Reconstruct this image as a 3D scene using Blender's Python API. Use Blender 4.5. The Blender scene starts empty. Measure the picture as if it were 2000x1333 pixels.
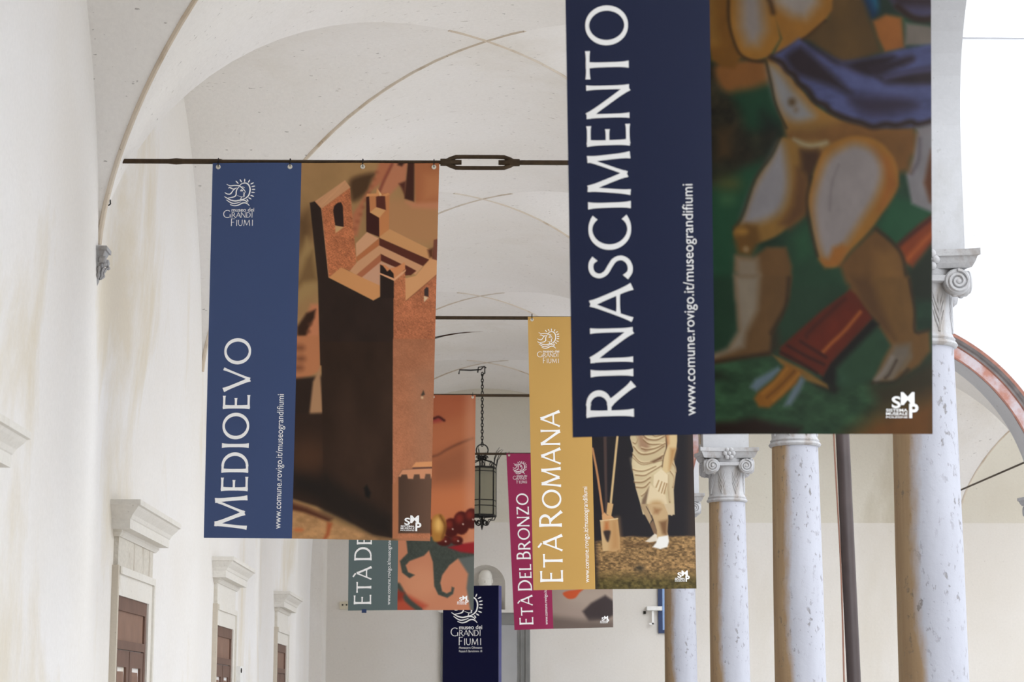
import bpy, bmesh, math, random
import numpy as np
from mathutils import Vector, Matrix

sc = bpy.context.scene
COL = sc.collection
R = math.radians
random.seed(7)

# ------------------------------------------------------------------ camera
EYE = 1.6
PITCH = math.atan(705.5 / 4000.0)
YAW = -math.atan(0.02 * math.cos(PITCH))
cam_data = bpy.data.cameras.new('camera')
cam = bpy.data.objects.new('camera', cam_data)
COL.objects.link(cam)
cam.location = (0, 0, EYE)
cam.rotation_euler = (math.pi / 2 + PITCH, 0, YAW)
cam_data.sensor_width = 36.0
cam_data.lens = 72.0
cam_data.clip_end = 300
cam_data.dof.use_dof = True
cam_data.dof.focus_distance = 14.0
cam_data.dof.aperture_fstop = 6.5
sc.camera = cam

# ------------------------------------------------------------------ sky light
world = bpy.data.worlds.new('sky')
sc.world = world
world.use_nodes = True
wn = world.node_tree.nodes
wl = world.node_tree.links
wn.clear()
w_out = wn.new('ShaderNodeOutputWorld')
w_bg = wn.new('ShaderNodeBackground')
w_bg.inputs['Color'].default_value = (0.93, 0.96, 1.0, 1)
w_bg.inputs['Strength'].default_value = 2.6
# brighter hazy sky on the side behind the photographer
w_tc = wn.new('ShaderNodeTexCoord')
w_dot = wn.new('ShaderNodeVectorMath'); w_dot.operation = 'DOT_PRODUCT'
w_dot.inputs[1].default_value = (0.35, -0.80, 0.48)
w_mr = wn.new('ShaderNodeMapRange')
w_mr.inputs['From Min'].default_value = -0.4
w_mr.inputs['From Max'].default_value = 1.0
w_mr.inputs['To Min'].default_value = 1.5
w_mr.inputs['To Max'].default_value = 4.6
wl.new(w_tc.outputs['Generated'], w_dot.inputs[0])
wl.new(w_dot.outputs['Value'], w_mr.inputs['Value'])
wl.new(w_mr.outputs[0], w_bg.inputs['Strength'])
wl.new(w_bg.outputs[0], w_out.inputs[0])

sc.view_settings.view_transform = 'Standard'
sc.view_settings.look = 'None'
sc.view_settings.gamma = 1.0
sc.view_settings.use_curve_mapping = False
sc.view_settings.exposure = 0.05
sc.cycles.max_bounces = 10
sc.cycles.diffuse_bounces = 8

# ------------------------------------------------------------------ helpers
CR = Matrix.Rotation(YAW, 3, 'Z') @ Matrix.Rotation(math.pi / 2 + PITCH, 3, 'X')


def at(x, y, Y):
    """the point on the upright plane at distance Y seen at (x, y)"""
    d = CR @ Vector(((x - 1000) / 4000.0, (666.5 - y) / 4000.0, -1))
    k = Y / d.y
    return Vector((d.x * k, Y, EYE + d.z * k))


def lin(c):
    c = np.asarray(c, dtype=float) / 255.0
    return np.where(c <= 0.04045, c / 12.92, ((c + 0.055) / 1.055) ** 2.4)


def tag(o, label=None, cat=None, group=None, kind=None):
    if label: o['label'] = label
    if cat: o['category'] = cat
    if group: o['group'] = group
    if kind: o['kind'] = kind
    return o


def thing(name, loc, label=None, cat=None, group=None, kind=None):
    o = bpy.data.objects.new(name, None)
    o.empty_display_size = 0.1
    COL.objects.link(o)
    o.location = loc
    return tag(o, label, cat, group, kind)


def root_loc(p):
    v = Vector((0, 0, 0))
    while p is not None:
        v += p.location
        p = p.parent
    return v


class MB:
    def __init__(s):
        s.v = []
        s.f = []
        s.m = []
        s.cur = 0

    def add(s, vs, fs):
        b = len(s.v)
        s.v += [tuple(p) for p in vs]
        for f in fs:
            s.f.append(tuple(i + b for i in f))
            s.m.append(s.cur)

    def box(s, x0, x1, y0, y1, z0, z1):
        s.add([(x0, y0, z0), (x1, y0, z0), (x1, y1, z0), (x0, y1, z0), (x0, y0, z1), (x1, y0, z1), (x1, y1, z1), (x0, y1, z1)],
              [(0, 3, 2, 1), (4, 5, 6, 7), (0, 1, 5, 4), (1, 2, 6, 5), (2, 3, 7, 6), (3, 0, 4, 7)])

    def loft(s, loops, closed=True, caps=True):
        n = len(loops[0])
        vs = [p for l in loops for p in l]
        fs = []
        for k in range(len(loops) - 1):
            for i in range(n if closed else n - 1):
                j = (i + 1) % n
                fs.append((k * n + i, k * n + j, (k + 1) * n + j, (k + 1) * n + i))
        if caps:
            fs.append(tuple(reversed(range(n))))
            fs.append(tuple(range((len(loops) - 1) * n, len(loops) * n)))
        s.add(vs, fs)

    def lathe(s, prof, n=32, c=(0, 0, 0), caps=True):
        s.loft([[(c[0] + r * math.cos(2 * math.pi * i / n), c[1] + r * math.sin(2 * math.pi * i / n), c[2] + z) for i in range(n)]
                for r, z in prof], True, caps)

    def tube(s, path, r, n=8, closed=False):
        P = [Vector(p) for p in path]
        N = len(P)
        rr = r if isinstance(r, (list, tuple)) else [r] * N
        loops = []
        ref = None
        for i in range(N):
            if closed:
                t = P[(i + 1) % N] - P[i - 1]
            else:
                t = P[min(i + 1, N - 1)] - P[max(i - 1, 0)]
            t.normalize()
            if ref is None:
                ref = Vector((0, 0, 1)) if abs(t.z) < 0.9 else Vector((1, 0, 0))
            u = (ref - t * ref.dot(t)).normalized()
            ref = u
            w = t.cross(u)
            loops.append([P[i] + (u * math.cos(2 * math.pi * k / n) + w * math.sin(2 * math.pi * k / n)) * rr[i] for k in range(n)])
        if closed:
            loops.append(loops[0])
        s.loft(loops, True, not closed)

    def ball(s, c, r, n=10, sx=1, sy=1, sz=1):
        loops = []
        for k in range(1, n):
            a = math.pi * k / n - math.pi / 2
            loops.append([(c[0] + sx * r * math.cos(a) * math.cos(2 * math.pi * i / (n * 2)), c[1] + sy * r * math.cos(a) * math.sin(2 * math.pi * i / (n * 2)),
                           c[2] + sz * r * math.sin(a)) for i in range(n * 2)])
        s.loft(loops)

    def disc(s, c, axis, r, h, n=24):
        a = Vector(axis).normalized()
        u = a.orthogonal().normalized()
        w = a.cross(u)
        c = Vector(c)
        s.loft([[c + a * (q * h / 2) + (u * math.cos(2 * math.pi * i / n) + w * math.sin(2 * math.pi * i / n)) * rr for i in range(n)]
                for q, rr in ((-1, r * .9), (-.75, r), (.75, r), (1, r * .9))])

    def build(s, name, mats, parent=None, smooth=False, label=None, sharp=40, origin=None):
        me = bpy.data.meshes.new(name)
        off = origin if origin is not None else root_loc(parent)
        off = Vector(off)
        me.from_pydata([(x - off.x, y - off.y, z - off.z) for x, y, z in s.v], [], s.f)
        if not isinstance(mats, (list, tuple)):
            mats = [mats]
        for m in mats:
            me.materials.append(m)
        if len(mats) > 1:
            me.polygons.foreach_set('material_index', s.m)
        me.validate()
        bm = bmesh.new()
        bm.from_mesh(me)
        bmesh.ops.recalc_face_normals(bm, faces=bm.faces)
        if smooth:
            ca = math.radians(sharp)
            for f in bm.faces: f.smooth = True
            for e in bm.edges:
                if len(e.link_faces) == 2 and e.calc_face_angle(0) > ca: e.smooth = False
        bm.to_mesh(me)
        bm.free()
        o = bpy.data.objects.new(name, me)
        COL.objects.link(o)
        if parent is not None:
            o.parent = parent
        elif origin is not None:
            o.location = origin
        if label: o['label'] = label
        return o


def copy_tree(o, parent=None):
    c = o.copy()
    COL.objects.link(c)
    if parent is not None:
        c.parent = parent
    for ch in list(o.children):
        copy_tree(ch, c)
    return c


# ------------------------------------------------------------------ materials
def new_mat(name, rough=0.9, spec=0.25):
    m = bpy.data.materials.new(name)
    m.use_nodes = True
    b = m.node_tree.nodes['Principled BSDF']
    b.inputs['Roughness'].default_value = rough
    b.inputs['Specular IOR Level'].default_value = spec
    return m, m.node_tree.nodes, m.node_tree.links, b


def flat(name, rgb, rough=0.6, metallic=0.0, spec=0.3, var=0.06, scale=20):
    m, n, l, b = new_mat(name, rough, spec)
    b.inputs['Metallic'].default_value = metallic
    c = lin(rgb)
    no = n.new('ShaderNodeTexNoise')
    no.inputs['Scale'].default_value = scale
    no.inputs['Detail'].default_value = 4
    tc = n.new('ShaderNodeTexCoord')
    l.new(tc.outputs['Object'], no.inputs['Vector'])
    r = n.new('ShaderNodeValToRGB')
    r.color_ramp.elements[0].position = .3
    r.color_ramp.elements[1].position = .7
    r.color_ramp.elements[0].color = (*(c * (1 - var)), 1)
    r.color_ramp.elements[1].color = (*np.clip(c * (1 + var), 0, 1), 1)
    l.new(no.outputs['Fac'], r.inputs['Fac'])
    l.new(r.outputs['Color'], b.inputs['Base Color'])
    return m


class NT:
    """small node helper"""
    def __init__(s, m):
        s.n = m.node_tree.nodes
        s.l = m.node_tree.links

    def coord(s, scale=(1, 1, 1)):
        tc = s.n.new('ShaderNodeTexCoord')
        mp = s.n.new('ShaderNodeMapping')
        mp.inputs['Scale'].default_value = scale
        s.l.new(tc.outputs['Object'], mp.inputs['Vector'])
        return mp.outputs['Vector']

    def noise(s, vec, scale, detail=5, rough=.6, dist=0.0):
        no = s.n.new('ShaderNodeTexNoise')
        no.inputs['Scale'].default_value = scale
        no.inputs['Detail'].default_value = detail
        no.inputs['Roughness'].default_value = rough
        no.inputs['Distortion'].default_value = dist
        s.l.new(vec, no.inputs['Vector'])
        return no.outputs['Fac']

    def ramp(s, fac, stops):
        r = s.n.new('ShaderNodeValToRGB')
        e = r.color_ramp.elements
        while len(e) < len(stops):
            e.new(0.5)
        for k, (p, c) in enumerate(stops):
            e[k].position = p
            if isinstance(c, (int, float)):
                c = (c, c, c)
            e[k].color = (*c, 1)
        s.l.new(fac, r.inputs['Fac'])
        return r.outputs['Color']

    def mix(s, fac, a, b, mode='MIX'):
        mx = s.n.new('ShaderNodeMix')
        mx.data_type = 'RGBA'
        mx.blend_type = mode
        for k, v in ((0, fac), (6, a), (7, b)):
            if hasattr(v, 'links') or hasattr(v, 'is_output'):
                s.l.new(v, mx.inputs[k])
            elif k == 0:
                mx.inputs[0].default_value = v
            else:
                mx.inputs[k].default_value = (*v, 1)
        return mx.outputs[2]

    def math(s, op, a, b=None):
        mt = s.n.new('ShaderNodeMath')
        mt.operation = op
        for k, v in ((0, a), (1, b)):
            if v is None: continue
            if hasattr(v, 'is_output'):
                s.l.new(v, mt.inputs[k])
            else:
                mt.inputs[k].default_value = v
        return mt.outputs[0]

    def bump(s, h, bsdf, strength=.2, dist=.01):
        b = s.n.new('ShaderNodeBump')
        b.inputs['Strength'].default_value = strength
        b.inputs['Distance'].default_value = dist
        s.l.new(h, b.inputs['Height'])
        s.l.new(b.outputs[0], bsdf.inputs['Normal'])


def plaster(name, base, warm, stain, stain_amt=.5, speck=.0, speck_stretch=(1, 1, 1), bump=.15, sscale=.5, grain=.06, streak=(1, 1, .35)):
    m, n, l, b = new_mat(name, .95, .1)
    t = NT(m)
    base, warm, stain = lin(base), lin(warm), lin(stain)
    v = t.coord()
    big = t.ramp(t.noise(v, .55, 4, .55), [(.35, 0), (.65, 1)])
    c = t.mix(big, tuple(base), tuple(warm))
    vs = t.coord(streak)
    sm = t.ramp(t.noise(vs, sscale, 7, .62, .4), [(.55, 0), (.68, 1)])
    c = t.mix(t.math('MULTIPLY', sm, stain_amt), c, tuple(stain))
    g = t.ramp(t.noise(v, 38, 6, .7), [(.3, 1 - grain), (.7, 1.0)])
    c = t.mix(1.0, c, g, 'MULTIPLY')
    if speck > 0:
        vq = t.coord(speck_stretch)
        sp = t.ramp(t.noise(vq, 15, 4, .6), [(.655, 0), (.72, 1)])
        sp2 = t.ramp(t.noise(v, 1.3, 3, .6), [(.45, 0), (.62, 1)])
        f = t.math('MULTIPLY', t.math('MULTIPLY', sp, sp2), speck)
        c = t.mix(f, c, (.30, .25, .19))
        sp3 = t.ramp(t.noise(vq, 31, 2, .5), [(.71, 0), (.75, 1)])
        c = t.mix(t.math('MULTIPLY', sp3, speck), c, (.12, .10, .08))
    l.new(c, b.inputs['Base Color'])
    t.bump(t.noise(v, 14, 8, .65), b, bump, .02)
    return m


M = {}
M['wall'] = plaster('white_wall_plaster', (239, 238, 237), (235, 232, 227), (219, 207, 180), .6, .0, bump=.12, sscale=.7, streak=(1, 1, .55))
M['end_wall'] = plaster('cream_wall_plaster', (230, 227, 222), (224, 219, 211), (200, 190, 168), .3, .2, bump=.10)
M['lunette'] = plaster('mottled_lunette_plaster', (222, 218, 206), (214, 208, 194), (172, 160, 132), .6, .4, bump=.3)
M['vault'] = plaster('vault_plaster', (239, 237, 235), (233, 230, 225), (212, 204, 188), .3, .55, (.6, 1.6, 1), bump=.22)
M['facade'] = plaster('courtyard_plaster', (196, 197, 201), (188, 189, 193), (168, 167, 166), .3, .3, bump=.05)
M['arcade'] = plaster('grey_arcade_plaster', (180, 181, 184), (168, 168, 170), (140, 136, 128), .5, .15, bump=.1, sscale=1.2)
M['rib'] = plaster('worn_groin_edge', (220, 212, 200), (205, 190, 170), (168, 146, 118), .7, .5, bump=.4, sscale=3, streak=(1, 1, 1))
M['stone'] = plaster('pale_door_stone', (232, 229, 222), (224, 219, 208), (190, 178, 152), .6, .25, bump=.18, sscale=2.0, grain=.1)
M['tan_stone'] = plaster('tan_side_stone', (208, 199, 184), (194, 184, 166), (160, 146, 120), .6, .4, bump=.2, sscale=3)
M['frieze'] = plaster('worn_carved_stone', (224, 219, 208), (208, 200, 186), (168, 152, 128), .75, .5, (1, 3, .5), bump=.6, sscale=6, grain=.2)
M['ground'] = plaster('courtyard_gravel', (226, 224, 222), (218, 216, 212), (196, 192, 184), .4, .1)
M['floor'] = plaster('stone_paving', (186, 182, 178), (176, 170, 164), (150, 142, 130), .4, .2)
M['roof'] = flat('roof_tiles', (150, 96, 70), .9)
M['iron'] = flat('dark_wrought_iron', (66, 52, 36), .55, .55, .4, .25, 30)
M['black_iron'] = flat('black_lantern_iron', (40, 38, 36), .6, .4, .4, .2, 30)
M['wood'] = flat('brown_door_wood', (112, 86, 74), .55, 0, .3, .12, 6)
M['wood2'] = flat('brown_panel_wood', (136, 106, 90), .55, 0, .3, .12, 6)
M['brass'] = flat('brass', (190, 160, 100), .4, .7)
M['pipe'] = flat('brown_downpipe_metal', (66, 57, 56), .42, 0, .3, .15, 5)
M['cable'] = flat('rusty_cable', (150, 112, 96), .8)
M['white_metal'] = flat('white_enamel', (238, 238, 236), .5)
M['beige_box'] = flat('beige_plastic', (214, 206, 184), .6)
M['dark_hole'] = flat('dark_slot', (40, 36, 32), .9)
M['grey_frame'] = flat('grey_door_frame', (132, 132, 130), .6, 0, .3, .1, 4)
M['grey_panel'] = flat('grey_door_panel', (172, 173, 174), .35, 0, .4, .06, 3)
M['marble_bust'] = flat('white_bust_marble', (232, 230, 222), .6, 0, .3, .05, 8)
M['navy'] = flat('navy_sign_paint', (11, 13, 46), .4, 0, .1, .05, 5)
M['navy_edge'] = flat('navy_sign_edge', (46, 50, 100), .5)
M['print_white'] = flat('printed_white', (249, 249, 248), .55, 0, .3, .01, 3)
M['navy_frame'] = flat('navy_board_frame', (34, 52, 92), .4)
M['sky_blue'] = flat('light_blue_board', (150, 180, 224), .4)
M['eyelet'] = flat('pale_eyelet_metal', (226, 220, 206), .35, .4)
M['cord'] = flat('black_cord', (30, 28, 28), .8)


def column_marble(name):
    m, n, l, b = new_mat(name, .75, .25)
    t = NT(m)
    v = t.coord()
    vz = t.coord((1, 1, .25))
    c = t.mix(t.noise(vz, 5, 5, .6), tuple(lin((146, 147, 155))), tuple(lin((176, 178, 187))))
    # brown weathering crust on the sheltered corridor side
    tc = n.new('ShaderNodeTexCoord')
    sx = n.new('ShaderNodeSeparateXYZ')
    l.new(tc.outputs['Object'], sx.inputs[0])
    wob = t.math('MULTIPLY', t.math('SUBTRACT', t.noise(t.coord((1, 1, .3)), 3, 5, .65), .5), .2)
    xx = t.math('ADD', sx.outputs['X'], wob)
    mask = t.ramp(t.math('ADD', t.math('MULTIPLY', xx, 4.0), .9), [(.44, 1), (.62, 0)])
    crust = t.mix(t.noise(t.coord((6, 6, .5)), 3, 5, .6), tuple(lin((122, 92, 56))), tuple(lin((164, 140, 104))))
    c = t.mix(t.math('MULTIPLY', mask, .92), c, crust)
    pit = t.ramp(t.noise(t.coord((1, 1, .6)), 30, 4, .6), [(.58, 0), (.66, 1)])
    zone = t.ramp(t.noise(t.coord((1, 1, .5)), 2.2, 4, .65), [(.44, 0), (.6, 1)])
    f = t.math('MULTIPLY', pit, zone)
    c = t.mix(t.math('MULTIPLY', f, .7), c, (.12, .105, .09))
    l.new(c, b.inputs['Base Color'])
    h = t.math('SUBTRACT', t.math('MULTIPLY', t.noise(v, 30, 6, .6), .5), f)
    t.bump(h, b, .35, .012)
    return m


M['column'] = column_marble('weathered_column_marble')
M['capital'] = plaster('carved_capital_stone', (182, 183, 189), (166, 165, 164), (122, 106, 82), .55, .3, bump=.3, sscale=4, grain=.12)


def pink_stone():
    m, n, l, b = new_mat('pink_archivolt_stone', .8, .2)
    t = NT(m)
    v = t.coord()
    c = t.mix(t.ramp(t.noise(v, 4, 6, .65), [(.4, 0), (.6, 1)]), tuple(lin((146, 104, 92))), tuple(lin((160, 150, 153))))
    l.new(c, b.inputs['Base Color'])
    return m


M['pink'] = pink_stone()
M['pink_line'] = flat('pink_archivolt_fillet', (128, 88, 76), .8, var=.15)
M['grey_mould'] = flat('grey_archivolt_moulding', (92, 86, 85), .8, var=.25, scale=8)


def pane_glass():
    m, n, l, b = new_mat('dusty_lantern_glass', .35, .5)
    b.inputs['Base Color'].default_value = (*lin((205, 202, 184)), 1)
    b.inputs['Transmission Weight'].default_value = .7
    b.inputs['IOR'].default_value = 1.1
    return m


M['glass'] = pane_glass()


def vinyl(name, rgb=None, rough=.42):
    m, n, l, b = new_mat(name, rough, .12 if rgb is None else .2)
    if rgb is None:
        a = n.new('ShaderNodeVertexColor')
        a.layer_name = 'print'
        l.new(a.outputs['Color'], b.inputs['Base Color'])
    else:
        t = NT(m)
        c = lin(rgb)
        cc = t.mix(t.noise(t.coord(), 3, 2, .5), tuple(c * .97), tuple(np.clip(c * 1.03, 0, 1)))
        l.new(cc, b.inputs['Base Color'])
    return m


M['print'] = vinyl('printed_vinyl')
# ------------------------------------------------------------------ layout
XL = -2.0                 # plaster wall face
XR = 2.175                # corridor face of the arcade
XO = 2.605                # courtyard face of the arcade
XC = 2.39                 # column axis
BAY = 4.28
Y0 = 6.46                 # nearest rod
RODS = [Y0 + BAY * k for k in range(5)]     # 6.46 10.74 15.02 19.30 23.58
YE = 28.0                 # end wall
ZS = 3.98                 # springing
RISE = 1.89
ZROD = EYE + 2.87


def prof(u):
    return max(0.0, 1 - abs(u) ** 2.1) ** 0.62


# ------------------------------------------------------------------ setting: floor, ground, walls
b = MB(); b.box(XL - .3, XO + .1, -4.5, YE, -.2, 0); tag(b.build('floor', M['floor']), kind='structure')
b = MB(); b.box(XO + .1, 30, -20, 23.1, -.25, -.05); tag(b.build('ground', M['ground']), kind='structure')
b = MB(); b.box(XO + .1, 15.5, 23.1, YE, -.25, 0); tag(b.build('floor', M['floor']), kind='structure')

# left wall: plaster face with a slight swelling under every springing
b = MB()
ys = np.linspace(-4.5, YE, 420)
zs = list(np.linspace(0, 4.2, 22)) + [4.6, 5.2, 6.4]
loops = []
for z in zs:
    row = []
    for y in ys:
        k = min(abs(y - q) for q in [2.18] + RODS)
        fade = max(0.0, min(1.0, (4.0 - z) / .9))
        row.append((XL - .035 * (1 - math.exp(-(k / .42) ** 2)) * fade, y, z))
    loops.append(row)
b.loft(loops, False, False)
nv = len(b.v)
b.add([(XL - .5, -4.5, 0), (XL - .5, YE, 0), (XL - .5, YE, 6.4), (XL - .5, -4.5, 6.4)], [(0, 1, 2, 3)])
tag(b.build('wall_left', M['wall'], smooth=True), kind='structure')
b = MB(); b.box(XL - .05, XL + .125, 26.05, 26.75, 0, 6.0)
tag(b.build('trim_1', M['end_wall']), kind='structure')
# wall behind the camera closing the corridor
b = MB(); b.box(XL - .5, XO, -4.8, -4.5, 0, 6.6); tag(b.build('wall_front_unseen', M['wall']), kind='structure')

# end wall: smooth plaster below, mottled lunettes above, with an arched niche cut as a recess
ZL = 4.02
NX, NR, NZ0, NZ1 = .19, .27, 2.70, 3.17        # niche axis, radius, sill, springing
b = MB()


def end_panel(x0, x1, z0, z1):
    b.add([(x0, YE, z0), (x1, YE, z0), (x1, YE, z1), (x0, YE, z1)], [(0, 1, 2, 3)])


b.cur = 0
end_panel(XL - .5, NX - NR, 0, ZL)
end_panel(NX + NR, 15.5, 0, ZL)
end_panel(NX - NR, NX + NR, 0, NZ0)
arc = [(NX + NR * math.cos(math.pi * i / 24), NZ1 + NR * math.sin(math.pi * i / 24)) for i in range(25)]
for i in range(24):
    (xa, za), (xb, zb) = arc[i], arc[i + 1]
    b.add([(xb, YE, zb), (xa, YE, za), (xa, YE, ZL), (xb, YE, ZL)], [(0, 1, 2, 3)])
# recess: half round in plan with a quarter-dome head
for i in range(24):
    a0, a1 = math.pi * i / 24, math.pi * (i + 1) / 24
    b.add([(NX + NR * math.cos(a0), YE + NR * .8 * math.sin(a0), NZ0), (NX + NR * math.cos(a1), YE + NR * .8 * math.sin(a1), NZ0),
           (NX + NR * math.cos(a1), YE + NR * .8 * math.sin(a1), NZ1), (NX + NR * math.cos(a0), YE + NR * .8 * math.sin(a0), NZ1)], [(0, 1, 2, 3)])
    b.add([(NX, YE, NZ0), (NX + NR * math.cos(a0), YE + NR * .8 * math.sin(a0), NZ0), (NX + NR * math.cos(a1), YE + NR * .8 * math.sin(a1), NZ0)], [(0, 1, 2)])
    for j in range(8):
        e0, e1 = math.pi / 2 * j / 8, math.pi / 2 * (j + 1) / 8
        q = lambda a, e: (NX + NR * math.cos(a) * math.cos(e), YE + NR * .8 * math.sin(a) * math.cos(e), NZ1 + NR * math.sin(e))
        b.add([q(a0, e0), q(a1, e0), q(a1, e1), q(a0, e1)], [(0, 1, 2, 3)])
b.cur = 1
end_panel(XL - .5, 15.5, ZL, 6.6)
b.cur = 0
b.add([(XL - .5, YE + .6, 0), (15.5, YE + .6, 0), (15.5, YE + .6, 6.6), (XL - .5, YE + .6, 6.6)], [(0, 1, 2, 3)])
tag(b.build('wall_back', [M['end_wall'], M['lunette']]), kind='structure')


# ------------------------------------------------------------------ vaults
def vault(x0, x1, y0, y1, name='ceiling', n=40, mat='vault'):
    b = MB()
    par = [math.sin(math.pi / 2 * (-1 + 2 * i / n)) for i in range(n + 1)]
    cx, cy, hx, hy = (x0 + x1) / 2, (y0 + y1) / 2, (x1 - x0) / 2, (y1 - y0) / 2
    vs = [(cx + hx * u, cy + hy * v, ZS + RISE * max(prof(u), prof(v))) for v in par for u in par]
    fs = []
    for j in range(n):
        for i in range(n):
            a, c, d, e = j * (n + 1) + i, j * (n + 1) + i + 1, (j + 1) * (n + 1) + i + 1, (j + 1) * (n + 1) + i
            if (i < n / 2) == (j < n / 2):
                fs += [(a, c, d), (a, d, e)]
            else:
                fs += [(a, c, e), (c, d, e)]
    b.add(vs, fs)
    o = b.build(name, M[mat], smooth=True, sharp=180)
    me = o.data
    diag = set()
    for k in range(n + 1):
        diag.add((k * (n + 1) + k)); diag.add(k * (n + 1) + n - k)
    sharp = [False] * len(me.edges)
    for e in me.edges:
        i0, i1 = e.vertices
        r0, c0, r1, c1 = i0 // (n + 1), i0 % (n + 1), i1 // (n + 1), i1 % (n + 1)
        if (r0 == c0 and r1 == c1) or (r0 == n - c0 and r1 == n - c1):
            e.use_edge_sharp = True
    tag(o, kind='structure')
    # worn raised edge along the groins
    if y1 < 7: return
    rb = MB()
    for sg in (1, -1):
        path = []
        for i in (range(-2, 27) if sg > 0 else range(-26, 3)):
            u = math.sin(math.pi / 2 * i / 26.5)
            path.append((cx + hx * u, cy + sg * hy * u, ZS + RISE * prof(u) + .006))
        rb.tube(path, .015, 6)
    tag(rb.build('trim_2', M['rib'], smooth=True), kind='structure')


vault(XL, XR, 2.18, Y0)
vault(XL, XR, 2.18 - BAY, 2.18)
for k in range(4):
    vault(XL, XR, RODS[k], RODS[k + 1])
vault(XL, XC, RODS[4], YE)
vault(XC, XC + BAY, 23.795, YE)
vault(XC + BAY, XC + 2 * BAY, 23.795, YE)

# roof slabs over the vaults so that no light falls in from above
b = MB(); b.box(XL - .5, XO, -4.8, YE + .6, 6.6, 6.8); b.box(XO, 15.5, 23.75, YE + .6, 6.6, 6.8)
tag(b.build('roof', M['roof']), kind='structure')


# ------------------------------------------------------------------ arcades
def arcade(map3, spans, prof_open, zc, top, half_t):
    """slab with arched openings; map3(u, w, z): u along, w across"""
    b = MB()
    for (u0, u1) in spans:
        pts = prof_open(u0, u1)
        pts = [(u0, zc), (pts[0][0], zc)] + pts + [(pts[-1][0], zc), (u1, zc)]
        for i in range(len(pts) - 1):
            (ua, za), (ub, zb) = pts[i], pts[i + 1]
            for w in (-half_t, half_t):
                if abs(ua - ub) > 1e-6:
                    b.add([map3(ua, w, za), map3(ub, w, zb), map3(ub, w, top), map3(ua, w, top)], [(0, 1, 2, 3)])
            b.add([map3(ua, -half_t, za), map3(ub, -half_t, zb), map3(ub, half_t, zb), map3(ua, half_t, za)], [(0, 1, 2, 3)])
    ua, ub = spans[0][0], spans[-1][1]
    b.add([map3(ua, -half_t, top), map3(ub, -half_t, top), map3(ub, half_t, top), map3(ua, half_t, top)], [(0, 1, 2, 3)])
    return b


def open_own(u0, u1):
    c, h = (u0 + u1) / 2, (u1 - u0) / 2 - .2
    out = []
    for i in range(41):
        a = -math.cos(math.pi * i / 40)
        out.append((c + h * a, 4.45 + 1.32 * (1 - abs(a) ** 2.5) ** .4))
    return out


ZA = 3.955
own = arcade(lambda u, w, z: (XC + w, u, z), [(2.18 - 1.5 * BAY - .2 + 0, 2.18 - BAY)] + [(2.18 + BAY * (k - 1), 2.18 + BAY * k) for k in range(6)],
             open_own, ZA, 9.2, .215)
tag(own.build('wall_right', M['arcade']), kind='structure')

AX, AZ, AR, AO = 4.53, 3.80, 2.03, 2.28


def open_far(u0, u1):
    c = (u0 + u1) / 2
    a0 = math.asin((ZA - AZ) / AR)
    out = []
    for i in range(49):
        a = a0 + (math.pi - 2 * a0) * i / 48
        out.append((c - AR * math.cos(a), AZ + AR * math.sin(a)))
    return out


far = arcade(lambda u, w, z: (u, 23.58 + w, z), [(XC, XC + BAY), (XC + BAY, XC + 2 * BAY), (XC + 2 * BAY, XC + 3 * BAY)], open_far, ZA, 11.5, .215)
tag(far.build('wall_far', M['facade']), kind='structure')
b = MB(); b.box(XC + .22, XC + 3 * BAY, 23.335, 23.365, 9.42, 9.50)
tag(b.build('trim_3', M['facade']), kind='structure')
# pink moulded archivolt round the far arches
for k in range(2):
    b = MB()
    cx = AX + k * BAY
    yf = 23.365
    pr = [(AR, 0.0, 0), (AR, -.03, 1), (AR + .018, -.035, 0), (AR + .125, -.035, 1), (AR + .14, -.05, 2), (AR + .165, -.045, 2), (AR + .185, -.06, 2),
          (AR + .215, -.07, 1), (AO, -.07, 0), (AO, 0.0, 0)]
    a0 = math.asin((ZA - AZ) / AR)
    A = [a0 + (math.pi - 2 * a0) * i / 60 for i in range(61)]
    for i in range(60):
        for j in range(len(pr) - 1):
            b.cur = pr[j][2]
            q = lambda a, p: (cx - p[0] * math.cos(a), yf + p[1], AZ + p[0] * math.sin(a))
            b.add([q(A[i], pr[j]), q(A[i + 1], pr[j]), q(A[i + 1], pr[j + 1]), q(A[i], pr[j + 1])], [(0, 1, 2, 3)])
    tag(b.build('trim_4', [M['pink'], M['pink_line'], M['grey_mould']]), kind='structure')
# unseen wall added beside the camera to block light from the near bays
b = MB(); b.box(XR + .05, XO - .05, -4.5, 2.0, 0, 6.5); tag(b.build('wall_front_unseen', M['wall']), kind='structure')
# wing on the far side of the courtyard
b = MB(); b.box(20, 20.4, -20, 23.2, 0, 8); tag(b.build('wall_outer', M['facade']), kind='structure')


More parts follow.
